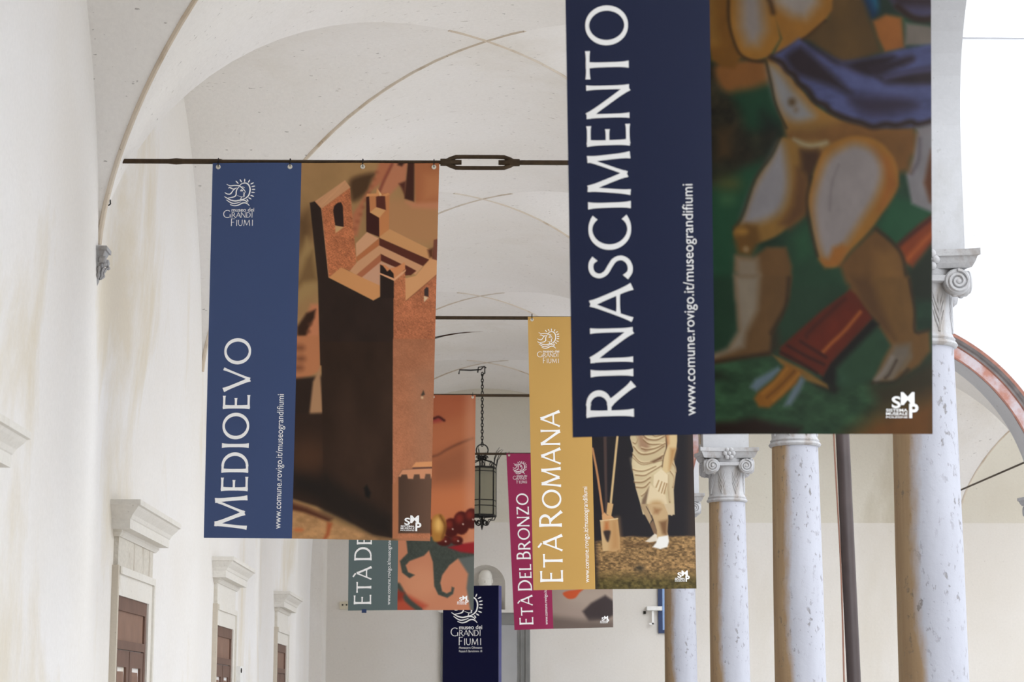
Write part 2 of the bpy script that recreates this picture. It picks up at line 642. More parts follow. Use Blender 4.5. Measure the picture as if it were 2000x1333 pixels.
# ------------------------------------------------------------------ columns
def make_column(loc, label, s=1.0):
    t = thing('stone_column', loc, label, 'column', 'marble arcade columns')
    O = Vector(loc)

    def sh(bm, *a, **k):
        bm.v = [(x + O.x, y + O.y, z + O.z) for x, y, z in bm.v]
        return bm.build(*a, **k)
    b = MB()
    b.lathe([(.235 * s, .15), (.25 * s, .19), (.23 * s, .24), (.205 * s, .26), (.215 * s, .29), (.19 * s, .33), (.187 * s, .5), (.186 * s, 1.6), (.182 * s, 2.4), (.174 * s, 3.1),
             (.170 * s, 3.46)], 48)
    sh(b, 'shaft', M['column'], t, True)
    b = MB(); b.box(-.27, .27, -.27, .27, 0, .15); sh(b, 'base', M['capital'], t)
    # capital
    b = MB()
    z0 = 3.46
    b.lathe([(.170 * s, z0 - .005), (.186 * s, z0), (.194 * s, z0 + .012), (.186 * s, z0 + .026), (.176 * s, z0 + .03), (.182 * s, z0 + .042), (.172 * s, z0 + .055),
             (.166 * s, z0 + .07), (.166 * s, z0 + .25), (.176 * s, z0 + .33), (.20 * s, z0 + .37), (.20 * s, z0 + .40)], 40)
    cap = sh(b, 'capital', M['capital'], t, True)
    # leaf relief round the bell
    for k in range(8):
        b = MB()
        a = math.pi / 4 * k + math.pi / 8
        def on(da, z, r=.168 * s):
            return (r * math.cos(a + da), r * math.sin(a + da), z0 + z)
        pts = [on(0, .07), on(.02, .12), on(.01, .17), on(.0, .22), on(0, .28)]
        b.tube(pts, [.008, .008, .007, .006, .003], 5)
        for q in (.09, .14, .19):
            for sg in (1, -1):
                b.tube([on(sg * .012, q), on(sg * .12, q + .045), on(sg * .21, q + .095)], [.007, .006, .002], 5)
        sh(b, 'leaf', M['capital'], cap, True)
    b = MB()
    for (dx, dy) in ((1, 0), (-1, 0), (0, 1), (0, -1)):
        px, py = dy * .1 * s, dx * .1 * s
        b.loft([[(dx * r - px * 1, dy * r - py, z0 + z), (dx * r + px, dy * r + py, z0 + z), (dx * r2 + px, dy * r2 + py, z0 + z2), (dx * r2 - px, dy * r2 - py, z0 + z2)]
                for r, z, r2, z2 in ((.15, .325, .15, .365), (.215 * s, .33, .215 * s, .36))])
    sh(b, 'echinus', M['capital'], cap)
    # abacus with hollowed sides
    b = MB()

    def aba(h, c, z):
        out = []
        for k in range(4):
            a = k * math.pi / 2
            for u in np.linspace(-1, 1, 13)[:-1]:
                d = h + (c - h) * abs(u) ** 2.2
                x, y = d, u * c
                out.append((x * math.cos(a) - y * math.sin(a), x * math.sin(a) + y * math.cos(a), z0 + z))
        return out
    b.loft([aba(.19 * s, .235 * s, .40), aba(.205 * s, .25 * s, .425), aba(.215 * s, .262 * s, .455), aba(.232 * s, .275 * s, .46), aba(.232 * s, .275 * s, ZA - z0)])
    sh(b, 'abacus', M['capital'], cap)
    for sx in (1, -1):
        for sy in (1, -1):
            b = MB()
            for ax in ('x', 'y'):
                if ax == 'y':
                    c = Vector((sx * .158 * s, sy * .19 * s, z0 + .325)); nrm = Vector((0, sy, 0)); side = Vector((sx, 0, 0))
                else:
                    c = Vector((sx * .19 * s, sy * .158 * s, z0 + .325)); nrm = Vector((sx, 0, 0)); side = Vector((0, sy, 0))
                b.disc(c, nrm, .07, .07)
                path = []
                for i in range(40):
                    th = i / 39 * math.pi * 4.2
                    rr = .06 * (1 - i / 39 * .82)
                    path.append(c + nrm * .038 + side * (rr * math.sin(th)) + Vector((0, 0, rr * math.cos(th))))
                b.tube(path, .010, 6)
                b.ball(c + nrm * .036, .016, 6)
                b.ball(c + side * -.015 + Vector((0, 0, -.062)), .017, 6)
            sh(b, 'volute', M['capital'], cap, True)
    for (dx, dy) in ((1, 0), (-1, 0), (0, 1), (0, -1)):
        b = MB()
        for q in range(6):
            a = q * math.pi / 3
            b.ball((dx * .225 * s + dy * .038 * math.cos(a), dy * .225 * s + dx * .038 * math.cos(a), z0 + .44 + .038 * math.sin(a)), .024, 6)
        b.ball((dx * .235 * s, dy * .235 * s, z0 + .44), .02, 6)
        sh(b, 'fleuron', M['capital'], cap, True)
    return t


col0 = make_column((XC + .014, RODS[1], 0), 'slimmer weathered marble column at far right with pitted shaft, beside the RINASCIMENTO banner', .97)
c2 = make_column((XC, RODS[2], 0), 'thick marble column with brown stained left side just left of the brown downpipe')


def dup_col(src, loc, label):
    c = copy_tree(src)
    c.location = loc
    c['label'] = label
    return c


dup_col(c2, (XC + .025, RODS[3], 0), 'marble column whose carved volute capital shows below the RINASCIMENTO banner')
dup_col(c2, (XC, RODS[4], 0), 'farthest corridor column, its shaft seen under the right end of the yellow ETÀ ROMANA banner')
dup_col(col0, (XC, Y0, 0), 'marble column outside the right edge beside the nearest hanging banner')
dup_col(c2, (XC + BAY, 23.58, 0), 'courtyard column carrying the right foot of the pink moulded arch')
for c in ((XC + 2 * BAY, 23.58, 0), (XC, 2.18, 0)):
    dup_col(c2, c, 'marble arcade column standing out of the picture')

# ------------------------------------------------------------------ corbels on the left wall
cb_labels = ['small carved corbel on the left wall, left of the rod that carries the MEDIOEVO banner']
proto = None
for k in range(1):
    if proto is None:
        O = Vector((XL, RODS[1], 3.99))
        t = thing('carved_corbel', O, cb_labels[0], 'corbel')
        b = MB()
        b.box(XL - .03, XL + .085, O.y - .11, O.y + .11, 3.955, 3.99)
        b.loft([[(XL - .03, O.y - w, z), (XL + d, O.y - w, z), (XL + d, O.y + w, z), (XL - .03, O.y + w, z)] for w, d, z in ((.075, .045, 3.90), (.095, .07, 3.955))])
        b.build('abacus', M['capital'], t)
        b = MB()
        b.loft([[(XL - .02 + max(0, r * math.cos(a)), O.y + r * 1.1 * math.sin(a), z) for a in np.linspace(-math.pi / 2, math.pi / 2, 11)]
                for r, z in ((.02, 3.66), (.035, 3.70), (.03, 3.73), (.055, 3.745), (.045, 3.77), (.065, 3.82), (.085, 3.88), (.08, 3.91))])
        b.build('bell', M['capital'], t, True)
        for sg in (1, -1):
            b = MB()
            c = Vector((XL + .05, O.y + sg * .07, 3.875))
            b.disc(c, (1, 0, 0), .032, .05, 14)
            b.disc(c, (0, 1, 0), .03, .05, 14)
            b.ball(c + Vector((.02, 0, -.045)), .018, 6)
            b.build('volute', M['capital'], t, True)
        for q in range(5):
            a = -1.2 + .6 * q
            b = MB()
            b.tube([(XL + r * math.cos(a), O.y + r * 1.1 * math.sin(a), z) for r, z in ((.03, 3.72), (.05, 3.745), (.048, 3.77), (.06, 3.80), (.075, 3.82))], [.006, .014, .008, .015, .005], 6)
            b.build('leaf', M['capital'], t, True)
        proto = t
        t.scale = (.66, .66, .62)
    else:
        pass


# ------------------------------------------------------------------ doors in the left wall
def make_door(n, yc, frieze_mat):
    D0 = XL - .03
    L = 1.34                                    # outer frame width
    ya, yb = yc - L / 2, yc + L / 2
    t = thing('door_%d' % n, (D0, yc, 0), kind='structure')
    # cornice
    b = MB()
    pf = [(.03, 2.53), (.045, 2.55), (.045, 2.565), (.10, 2.567), (.10, 2.62), (.106, 2.625), (.115, 2.645), (.142, 2.675), (.152, 2.69), (.165, 2.695), (.165, 2.725)]
    b.loft([[(D0 - .02, ya - p + .03, z), (D0 + p, ya - p + .03, z), (D0 + p, yb + p + .01, z), (D0 - .02, yb + p + .01, z)] for p, z in pf])
    b.build('cornice', M['stone'], t)
    b = MB(); b.box(D0 - .02, D0 + .022, ya + .03, yb - .03, 2.36, 2.535); b.build('frieze', M[frieze_mat], t)
    # architrave: near jamb, lintel, far jamb, stepped
    b = MB()
    b.cur = 0
    b.box(D0 - .02, D0 + .026, ya + .035, yb - .05, 2.2, 2.32)
    b.box(D0 - .02, D0 + .040, ya + .035, yb - .05, 2.32, 2.362)
    b.box(D0 - .02, D0 + .026, yb - .17, yb - .05, 0, 2.2)
    b.box(D0 - .02, D0 + .040, yb - .05, yb, 0, 2.362)
    b.cur = 1
    b.box(D0 - .02, D0 + .032, ya - .004, ya + .035, 0, 2.366)
    b.build('architrave', [M['stone'], M['tan_stone']], t)
    # woodwork
    y0, y1 = ya + .035, yb - .17
    w = MB()
    w.box(D0 - .02, D0 + .014, y0, y0 + .06, 0, 2.2)
    w.box(D0 - .02, D0 + .014, y1 - .06, y1, 0, 2.2)
    w.box(D0 - .02, D0 + .014, y0 + .06, y1 - .06, 2.12, 2.2)
    w.box(D0 - .02, D0 + .018, y0 + .06, y1 - .06, 1.90, 1.95)
    w.build('door_frame', M['wood'], t)
    w = MB(); w.box(D0 - .02, D0 + .002, y0 + .05, y1 - .05, 1.94, 2.13); w.build('transom_panel', M['wood2'], t)
    ym = (y0 + y1) / 2
    for (p, q) in ((y0 + .06, ym - .012), (ym + .012, y1 - .06)):
        w = MB()
        for zz in ((1.80, 1.895), (1.05, 1.15), (.05, .2)):
            w.box(D0 - .02, D0 + .010, p + .09, q - .09, *zz)
        w.box(D0 - .02, D0 + .010, p, p + .09, .05, 1.895)
        w.box(D0 - .02, D0 + .010, q - .09, q, .05, 1.895)
        leaf = w.build('door_leaf', M['wood'], t)
        for (za, zb) in ((1.15, 1.8), (.2, 1.05)):
            w = MB()
            w.loft([[(D0 + x, p + .09 + m, za + m), (D0 + x, q - .09 - m, za + m), (D0 + x, q - .09 - m, zb - m), (D0 + x, p + .09 + m, zb - m)]
                    for x, m in ((-.018, 0), (-.012, 0), (.002, .05))])
            w.build('door_panel', M['wood2'], leaf)
        for zz in (1.62, .4):
            w = MB(); w.lathe([(.008, zz), (.008, zz + .09)], 8, (D0 + .014, p + .004 if p < ym - .1 else q - .004, 0))
            w.build('hinge', M['brass'], leaf)
    return t


make_door(1, 7.80, 'frieze')
make_door(2, 12.36, 'frieze')
make_door(3, 16.96, 'stone')
make_door(4, 22.05, 'stone')

# ------------------------------------------------------------------ tie rods
def tie_rod(Y, zl, zr, label, turn=None, thick_to=None):
    t = thing('tie_rod', (0, Y, zl), label, 'tie rod', 'iron tie rods across the vault')
    zz = lambda x: zl + (zr - zl) * (x - XL) / (XR - XL)
    u = .7
    xa = XL - .06
    if turn is None:
        bpy.data.objects.remove(t)
        b = MB(); b.tube([(xa, Y, zz(xa)), (XR + .1, Y, zz(XR))], .0135, 10)
        return tag(b.build('tie_rod', M['iron'], None, True, origin=(0, Y, zl)), label, 'tie rod', 'iron tie rods across the vault')
    else:
        x0, x1 = turn
        b = MB()
        b.tube([(xa, Y, zz(xa)), (-1.64, Y, zz(-1.64)), (-1.60, Y, zz(-1.6)), (-1.56, Y, zz(-1.56)), (-1.36, Y, zz(-1.36)), (-1.35, Y, zz(-1.35)), (x0 + .08, Y, zz(x0))],
               [.0135, .0135, .018, .0145, .0145, .011, .011], 10)
        b.build('rod', M['iron'], t, True)
        b = MB(); b.tube([(x1 - .08, Y, zz(x1)), (XR + .1, Y, zz(XR))], .014, 10); b.build('rod', M['iron'], t, True)
        b = MB()
        z = zz((x0 + x1) / 2)
        for xs, sg in ((x0, 1), (x1, -1)):
            b.tube([(xs, Y, z), (xs + sg * .045, Y, z), (xs + sg * .06, Y, z), (xs + sg * .115, Y, z)], [.020, .021, .016, .0135], 12)
        for sg in (1, -1):
            h = .031 * sg
            b.tube([(x0 + .03, Y, z + sg * .006), (x0 + .055, Y, z + h * .6), (x0 + .085, Y, z + h * .97), (x0 + .12, Y, z + h), (x1 - .12, Y, z + h), (x1 - .085, Y, z + h * .97),
                    (x1 - .055, Y, z + h * .6), (x1 - .03, Y, z + sg * .006)], [.012, .0125, .012, .0115, .0115, .012, .0125, .012], 10)
        b.build('turnbuckle', M['iron'], t, True)
    return t


pR = [at(500, -345, RODS[0]).z, at(240, 315, RODS[1]).z, at(870, 621, RODS[2]).z, at(1000, 773, RODS[3]).z, at(960, 887, RODS[4]).z]
tie_rod(RODS[0], pR[0], pR[0], 'iron tie rod above the picture from which the RINASCIMENTO banner hangs')
tie_rod(RODS[1], pR[1], pR[1] + .006, 'iron tie rod with an open turnbuckle carrying the MEDIOEVO banner', (at(860, 320, RODS[1]).x, at(1015, 320, RODS[1]).x))
tie_rod(RODS[2], pR[2], pR[2], 'plain iron tie rod carrying the yellow ETÀ ROMANA banner')
tie_rod(RODS[3], pR[3], pR[3], 'iron tie rod behind the yellow banner, carrying the banner with the face and beads')
tie_rod(RODS[4], pR[4], pR[4], 'farthest iron tie rod, carrying the crimson ETÀ DEL BRONZO banner')
b = MB(); b.tube([(XC + BAY, 23.7, ZROD - .02), (XC + BAY, YE + .03, ZROD - .02)], .013, 8)
tag(b.build('tie_rod', M['iron'], None, True, origin=(XC + BAY, 23.8, ZROD - .02)), 'thin iron rod slanting inside the pink moulded arch at right', 'tie rod', 'iron tie rods across the vault')
# ------------------------------------------------------------------ lettering
T_, t_ = .135, .088
GLYPH = {
    'I': (.2, [('l', .1, 0, .1, 1, T_)]),
    'E': (.55, [('l', .09, 0, .09, 1, T_), ('l', .06, .955, .52, .955, t_), ('l', .06, .52, .43, .52, t_), ('l', .06, .045, .55, .045, t_)]),
    'F': (.52, [('l', .09, 0, .09, 1, T_), ('l', .06, .955, .52, .955, t_), ('l', .06, .5, .43, .5, t_)]),
    'L': (.52, [('l', .09, 0, .09, 1, T_), ('l', .06, .045, .52, .045, t_)]),
    'T': (.72, [('l', .36, 0, .36, 1, T_), ('l', 0, .955, .72, .955, t_)]),
    'M': (1.08, [('l', .06, 0, .17, 1, t_ + .02), ('l', .17, .98, .53, .08, T_), ('l', .9, .98, .53, .08, t_), ('l', .91, 1, 1.0, 0, T_)]),
    'N': (.86, [('l', .07, 0, .07, 1, t_ + .015), ('l', .07, .97, .78, .02, T_), ('l', .79, 0, .79, 1, t_ + .015)]),
    'V': (.9, [('l', .04, 1, .46, .02, T_), ('l', .87, 1, .46, .02, t_)]),
    'A': (.88, [('l', .03, 0, .44, .98, t_), ('l', .44, .98, .85, 0, T_), ('l', .2, .33, .7, .33, t_)]),
    'O': (1.0, [('c', .5, .5, .445, .455, 0, 360)]),
    'C': (.85, [('c', .5, .5, .445, .455, 48, 312)]),
    'G': (.92, [('c', .5, .5, .445, .455, 48, 300), ('l', .84, .05, .84, .45, T_)]),
    'D': (.8, [('l', .09, 0, .09, 1, T_), ('c', .27, .5, .45, .455, -90, 90), ('l', .06, .955, .3, .955, t_), ('l', .06, .045, .3, .045, t_)]),
    'R': (.74, [('l', .09, 0, .09, 1, T_), ('c', .28, .735, .25, .222, -90, 90), ('l', .06, .955, .3, .955, t_), ('l', .06, .513, .3, .513, t_), ('l', .30, .52, .72, 0, T_)]),
    'B': (.6, [('l', .09, 0, .09, 1, T_), ('c', .26, .745, .2, .212, -90, 90), ('c', .28, .29, .26, .245, -90, 90), ('l', .06, .955, .28, .955, t_), ('l', .06, .53, .3, .53, t_),
               ('l', .06, .045, .3, .045, t_)]),
    'S': (.6, [('p', [(.53, .86), (.43, .94), (.29, .955), (.15, .89), (.1, .75), (.17, .61), (.33, .51), (.48, .4), (.53, .25), (.46, .11), (.32, .04), (.17, .05), (.05, .15)], T_ * .92)]),
    'Z': (.74, [('l', .05, .955, .7, .955, t_), ('l', .65, .93, .1, .07, T_), ('l', .04, .045, .73, .045, t_)]),
    'U': (.76, [('p', [(.08, 1), (.08, .6), (.1, .3), (.22, .08), (.38, .04), (.54, .08), (.66, .3), (.68, .6), (.68, 1)], T_ * .85)]),
}


def ribbon(pts, wf):
    """polygon strip round a polyline; wf(s) half width"""
    P = np.array(pts, float)
    d = np.gradient(P, axis=0)
    d /= np.maximum(np.linalg.norm(d, axis=1, keepdims=True), 1e-9)
    nrm = np.stack([-d[:, 1], d[:, 0]], 1)
    n = len(P)
    L = [P[i] + nrm[i] * wf(i / (n - 1)) for i in range(n)]
    Rr = [P[i] - nrm[i] * wf(i / (n - 1)) for i in range(n)]
    vs = L + Rr
    fs = [(i, i + 1, n + i + 1, n + i) for i in range(n - 1)]
    return vs, fs


def catmull(pts, n=6, closed=False):
    P = [np.array(p, float) for p in pts]
    N = len(P)
    out = []
    for i in range(N if closed else N - 1):
        p0 = P[(i - 1) % N] if closed or i > 0 else 2 * P[0] - P[1]
        p1, p2 = P[i], P[(i + 1) % N]
        p3 = P[(i + 2) % N] if closed or i + 2 < N else 2 * P[-1] - P[-2]
        for k in range(n):
            t = k / n
            out.append(.5 * ((2 * p1) + (-p0 + p2) * t + (2 * p0 - 5 * p1 + 4 * p2 - p3) * t * t + (-p0 + 3 * p1 - 3 * p2 + p3) * t ** 3))
    if not closed:
        out.append(P[-1])
    return out


class Flat2D:
    def __init__(s):
        s.v = []; s.f = []; s.q = 0

    def add(s, vs, fs):
        b = len(s.v)
        s.q += 1
        lift = (s.q % 5) * 6e-5
        s.v += [(float(p[0]), float(p[1]), lift) for p in vs]
        s.f += [tuple(i + b for i in f) for f in fs]

    def glyph(s, ch, ox, oy, h, wt=1.0, flare=.42):
        wd, st = GLYPH[ch]
        for k in st:
            if k[0] == 'l':
                _, x0, y0, x1, y1, w = k
                w *= wt
                pts = [(x0 + (x1 - x0) * i / 10, y0 + (y1 - y0) * i / 10) for i in range(11)]
                vs, fs = ribbon(pts, lambda q: w / 2 * (.94 + flare * abs(2 * q - 1) ** 4))
            elif k[0] == 'c':
                _, cx, cy, rx, ry, a0, a1 = k
                n = 44
                pts, ws = [], []
                o_v, i_v = [], []
                for i in range(n + 1):
                    q = i / n
                    a = R(a0 + (a1 - a0) * q)
                    w = (t_ + (T_ - t_) * abs(math.cos(a)) ** 1.3) * wt
                    if abs(a1 - a0) < 359 and ch in 'CG':
                        w *= 1 + .35 * abs(2 * q - 1) ** 8
                    o_v.append((cx + (rx + w / 2) * math.cos(a), cy + (ry + w / 2) * math.sin(a)))
                    i_v.append((cx + (rx - w / 2) * math.cos(a), cy + (ry - w / 2) * math.sin(a)))
                vs = o_v + i_v
                fs = [(i, i + 1, n + 1 + i + 1, n + 1 + i) for i in range(n)]
            else:
                pts = catmull(k[1], 5)
                w = k[2] * wt
                vs, fs = ribbon(pts, lambda q: w / 2 * (.92 + .4 * abs(2 * q - 1) ** 8))
            s.add([(ox + p[0] * h, oy + p[1] * h) for p in vs], fs)
        return wd * h

    def word(s, text, h, hcap, ox=0, oy=0, gap=.15, wt=1.0, flare=.42):
        """capitals in | brackets mean taller initials: 'M' first letter of each word"""
        x = ox
        first = True
        for ch in text:
            if ch == ' ':
                x += h * .26; first = True; continue
            hh = hcap if first else h
            first = False
            base = 'A' if ch == 'À' else ch
            w = s.glyph(base, x, oy, hh, wt * h / hh * (1 if hh == h else 1.08), flare)
            if ch == 'À':
                vs, fs = ribbon([(x + hh * .2, oy + 1.24 * hh), (x + hh * .32, oy + 1.15 * hh), (x + hh * .44, oy + 1.06 * hh)], lambda q: .05 * hh)
                s.add(vs, fs)
            x += w + h * gap
        return x - h * gap


_txt = {}


def font_mesh(text, off=0.0):
    key = (text, off)
    if key not in _txt:
        cu = bpy.data.curves.new('txt', 'FONT')
        cu.body = text
        cu.size = 1
        cu.offset = off
        cu.resolution_u = 4
        o = bpy.data.objects.new('txt', cu)
        COL.objects.link(o)
        dg = bpy.context.evaluated_depsgraph_get()
        me = bpy.data.meshes.new_from_object(o.evaluated_get(dg))
        _txt[key] = ([(v.co.x, v.co.y) for v in me.vertices], [tuple(p.vertices) for p in me.polygons])
        bpy.data.objects.remove(o)
        bpy.data.curves.remove(cu)
        bpy.data.meshes.remove(me)
    return _txt[key]


def font_fit(F, text, x0, y0, x1, y1, off=0.0):
    """text stretched into the box (x0,y0)-(x1,y1), y up"""
    vs, fs = font_mesh(text, off)
    X = [p[0] for p in vs]; Y = [p[1] for p in vs]
    ax, bx, ay, by = min(X), max(X), min(Y), max(Y)
    F.add([(x0 + (p[0] - ax) / (bx - ax) * (x1 - x0), y0 + (p[1] - ay) / (by - ay) * (y1 - y0)) for p in vs], fs)


LOGO = [([(440, 318), (510, 352), (600, 345), (690, 355), (745, 395), (790, 440), (822, 490)], 11),
        ([(690, 357), (740, 312), (800, 297), (850, 310), (888, 352), (910, 420), (905, 490), (880, 560), (825, 612), (770, 636), (722, 640)], 14),
        ([(690, 375), (652, 420), (634, 480), (632, 540), (602, 578), (540, 595), (470, 607)], 12),
        ([(475, 405), (500, 386), (540, 408), (580, 420), (640, 395)], 11),
        ([(405, 490), (450, 520), (510, 525), (545, 490), (575, 445), (640, 395)], 11),
        ([(400, 575), (460, 612), (530, 650), (620, 668), (700, 655), (780, 652), (830, 670), (868, 706)], 13),
        ([(440, 643), (510, 692), (580, 720), (650, 712), (735, 686)], 11),
        ([(515, 740), (600, 768), (680, 755), (760, 715), (820, 710), (870, 735), (905, 772)], 12),
        ([(820, 488), (800, 498), (776, 500), (803, 516), (780, 530), (803, 546), (780, 556), (800, 572), (780, 585), (720, 580), (655, 555)], 7),
        ([(742, 585), (735, 612), (720, 640)], 8),
        ([(713, 466), (728, 440), (742, 430)], 6), ([(742, 430), (758, 448), (770, 466)], 6), ([(713, 466), (740, 462), (770, 467)], 7), ([(732, 450), (742, 455), (752, 452)], 8),
        ([(742, 374), (770, 380), (802, 397)], 6)]
RAYS = [(620, 250, 675, 312), (700, 220, 738, 282), (797, 208, 797, 280), (898, 230, 870, 290), (980, 292, 915, 322), (1008, 362, 935, 378), (1012, 432, 945, 432),
        (1005, 498, 935, 490), (992, 580, 920, 553), (940, 635, 880, 600), (880, 682, 848, 632)]


def museum_logo(F, ox, oy, k, bold=1.0):
    """emblem with lettering; local x right, y up; (ox, oy) is where emblem pixel (0, 0) sits"""
    q = lambda x, y: (ox + x * k, oy - y * k)
    for pts, w in LOGO:
        P = catmull([q(*p) for p in pts], 5)
        F.add(*ribbon(P, lambda s, w=w: bold * w * k * (.28 + .72 * math.sin(math.pi * min(1, max(0, .06 + .88 * s))) ** .8)))
    for x0, y0, x1, y1 in RAYS:
        P = [q(x0 + (x1 - x0) * i / 6, y0 + (y1 - y0) * i / 6) for i in range(7)]
        F.add(*ribbon(P, lambda s: bold * 12 * k * (.55 + .45 * math.sin(math.pi * s)) * (1 if .01 < s < .99 else .6)))
    x0, y0 = q(552, 892)
    font_fit(F, 'museo dei', x0, y0, q(1000, 0)[0], q(0, 812)[1], .006)
    # GRANDI with a tall G, FIUMI with a tall F
    w = .8 * bold
    F.glyph('G', *q(385, 1020), 165 * k, w * .85, .1)
    x = 552
    for ch, wd in zip('RANDI', (86, 100, 108, 104, 30)):
        F.glyph(ch, *q(x, 1016), 112 * k, w, .1); x += wd
    F.glyph('F', *q(540, 1186), 155 * k, w * .85, .1)
    x = 648
    for ch, wd in zip('IUMI', (38, 110, 165, 30)):
        F.glyph(ch, *q(x, 1184), 122 * k, w, .1); x += wd


def smp_logo(F, ox, oy, k):
    """partner mark; unit pixel k, (ox, oy) top left of the 84 x 64 field"""
    font_fit(F, 'S', ox + 15 * k, oy - 39 * k, ox + 38 * k, oy - 10 * k, .022)
    font_fit(F, 'M', ox + 38.5 * k, oy - 31 * k, ox + 74 * k, oy - 0 * k, .022)
    font_fit(F, 'P', ox + 60 * k, oy - 63 * k, ox + 84 * k, oy - 28 * k, .03)
    font_fit(F, 'SISTEMA', ox, oy - 47.5 * k, ox + 56 * k, oy - 40.5 * k, .02)
    font_fit(F, 'MUSEALE', ox, oy - 56 * k, ox + 56 * k, oy - 49 * k, .02)
    font_fit(F, 'POLESINE', ox, oy - 63 * k, ox + 56 * k, oy - 58.5 * k, .02)


# ------------------------------------------------------------------ printed pictures
def vnoise(x, y, seed=0):
    xi, yi = np.floor(x).astype(np.int64), np.floor(y).astype(np.int64)
    fx, fy = x - xi, y - yi
    fx = fx * fx * (3 - 2 * fx); fy = fy * fy * (3 - 2 * fy)

    def h(a, b):
        n = (a * 374761393 + b * 668265263 + seed * 982451653) & 0x7fffffff
        n = ((n ^ (n >> 13)) * 1274126177) & 0x7fffffff
        return ((n ^ (n >> 16)) & 0xffff) / 65535.0
    return (h(xi, yi) * (1 - fx) + h(xi + 1, yi) * fx) * (1 - fy) + (h(xi, yi + 1) * (1 - fx) + h(xi + 1, yi + 1) * fx) * fy


def fbm(x, y, seed=0, o=4):
    s = 0; a = .5
    for k in range(o):
        s = s + a * vnoise(x * 2 ** k, y * 2 ** k, seed + k); a *= .5
    return s


class Painter:
    def __init__(s, x, y, base):
        s.x, s.y = x, y
        s.c = np.tile(np.array(base, float), (len(x), 1))
        s.tr = (1, 0, 0)
        s.bm = 1.0

    def crop(s, x0, y0, scale):
        s.tr = (1.0 / scale, x0, y0)

    def T(s, pts):
        k, ox, oy = s.tr
        return np.array(pts, float) * k + np.array([ox, oy])

    def _box(s, P, m):
        return np.nonzero((s.x > P[:, 0].min() - m) & (s.x < P[:, 0].max() + m) & (s.y > P[:, 1].min() - m) & (s.y < P[:, 1].max() + m))[0]

    def _dist(s, P, ix, closed):
        x, y = s.x[ix], s.y[ix]
        d2 = np.full(len(ix), 1e12)
        ins = np.zeros(len(ix), bool)
        n = len(P)
        for i in range(n if closed else n - 1):
            ax, ay = P[i]; bx, by = P[(i + 1) % n]
            vx, vy = bx - ax, by - ay
            L = vx * vx + vy * vy + 1e-9
            t = np.clip(((x - ax) * vx + (y - ay) * vy) / L, 0, 1)
            d2 = np.minimum(d2, (x - ax - t * vx) ** 2 + (y - ay - t * vy) ** 2)
            if closed and ay != by:
                cr = ((ay > y) != (by > y)) & (x < (bx - ax) * (y - ay) / (by - ay) + ax)
                ins ^= cr
        return np.sqrt(d2), ins

    def _blend(s, ix, a, col):
        if callable(col):
            col = col(s.x[ix], s.y[ix])
        s.c[ix] = s.c[ix] * (1 - a[:, None]) + np.asarray(col, float) * a[:, None]

    def poly(s, pts, col, blur=6, smooth=False, alpha=1.0):
        k = s.tr[0]
        if smooth: pts = catmull(pts, 4, True)
        P = s.T(pts)
        bl = max(.6, blur * k * s.bm)
        ix = s._box(P, bl)
        if not len(ix): return
        d, ins = s._dist(P, ix, True)
        sd = np.where(ins, d, -d)
        t = np.clip(.5 + sd / (2 * bl), 0, 1)
        s._blend(ix, alpha * t * t * (3 - 2 * t), col)

    def line(s, pts, w, col, blur=5, smooth=True, alpha=1.0):
        k = s.tr[0]
        if smooth and len(pts) > 2: pts = catmull(pts, 4)
        P = s.T(pts)
        bl = max(.6, blur * k * s.bm)
        hw = w * k / 2
        ix = s._box(P, bl + hw)
        if not len(ix): return
        d, _ = s._dist(P, ix, False)
        t = np.clip(.5 + (hw - d) / (2 * bl), 0, 1)
        s._blend(ix, alpha * t * t * (3 - 2 * t), col)

    def ell(s, cx, cy, rx, ry, col, blur=6, alpha=1.0):
        s.poly([(cx + rx * math.cos(2 * math.pi * i / 20), cy + ry * math.sin(2 * math.pi * i / 20)) for i in range(20)], col, blur, False, alpha)


def brick(base, amp, sc=1.0, ang=.6):
    base = np.array(base, float)

    def f(x, y):
        u = (x * math.cos(ang) + y * math.sin(ang)) / (3.4 * sc)
        v = (-x * math.sin(ang) + y * math.cos(ang)) / (2.1 * sc)
        cell = vnoise(np.floor(u + .5 * (np.floor(v) % 2)) * 7.3, np.floor(v) * 5.1, 3) - .5
        mort = np.where((v - np.floor(v)) < .25, -.5, 0)
        return base[None, :] * (1 + amp * (cell + .6 * mort + (fbm(x / 20, y / 20, 5) - .5)))[:, None]
    return f


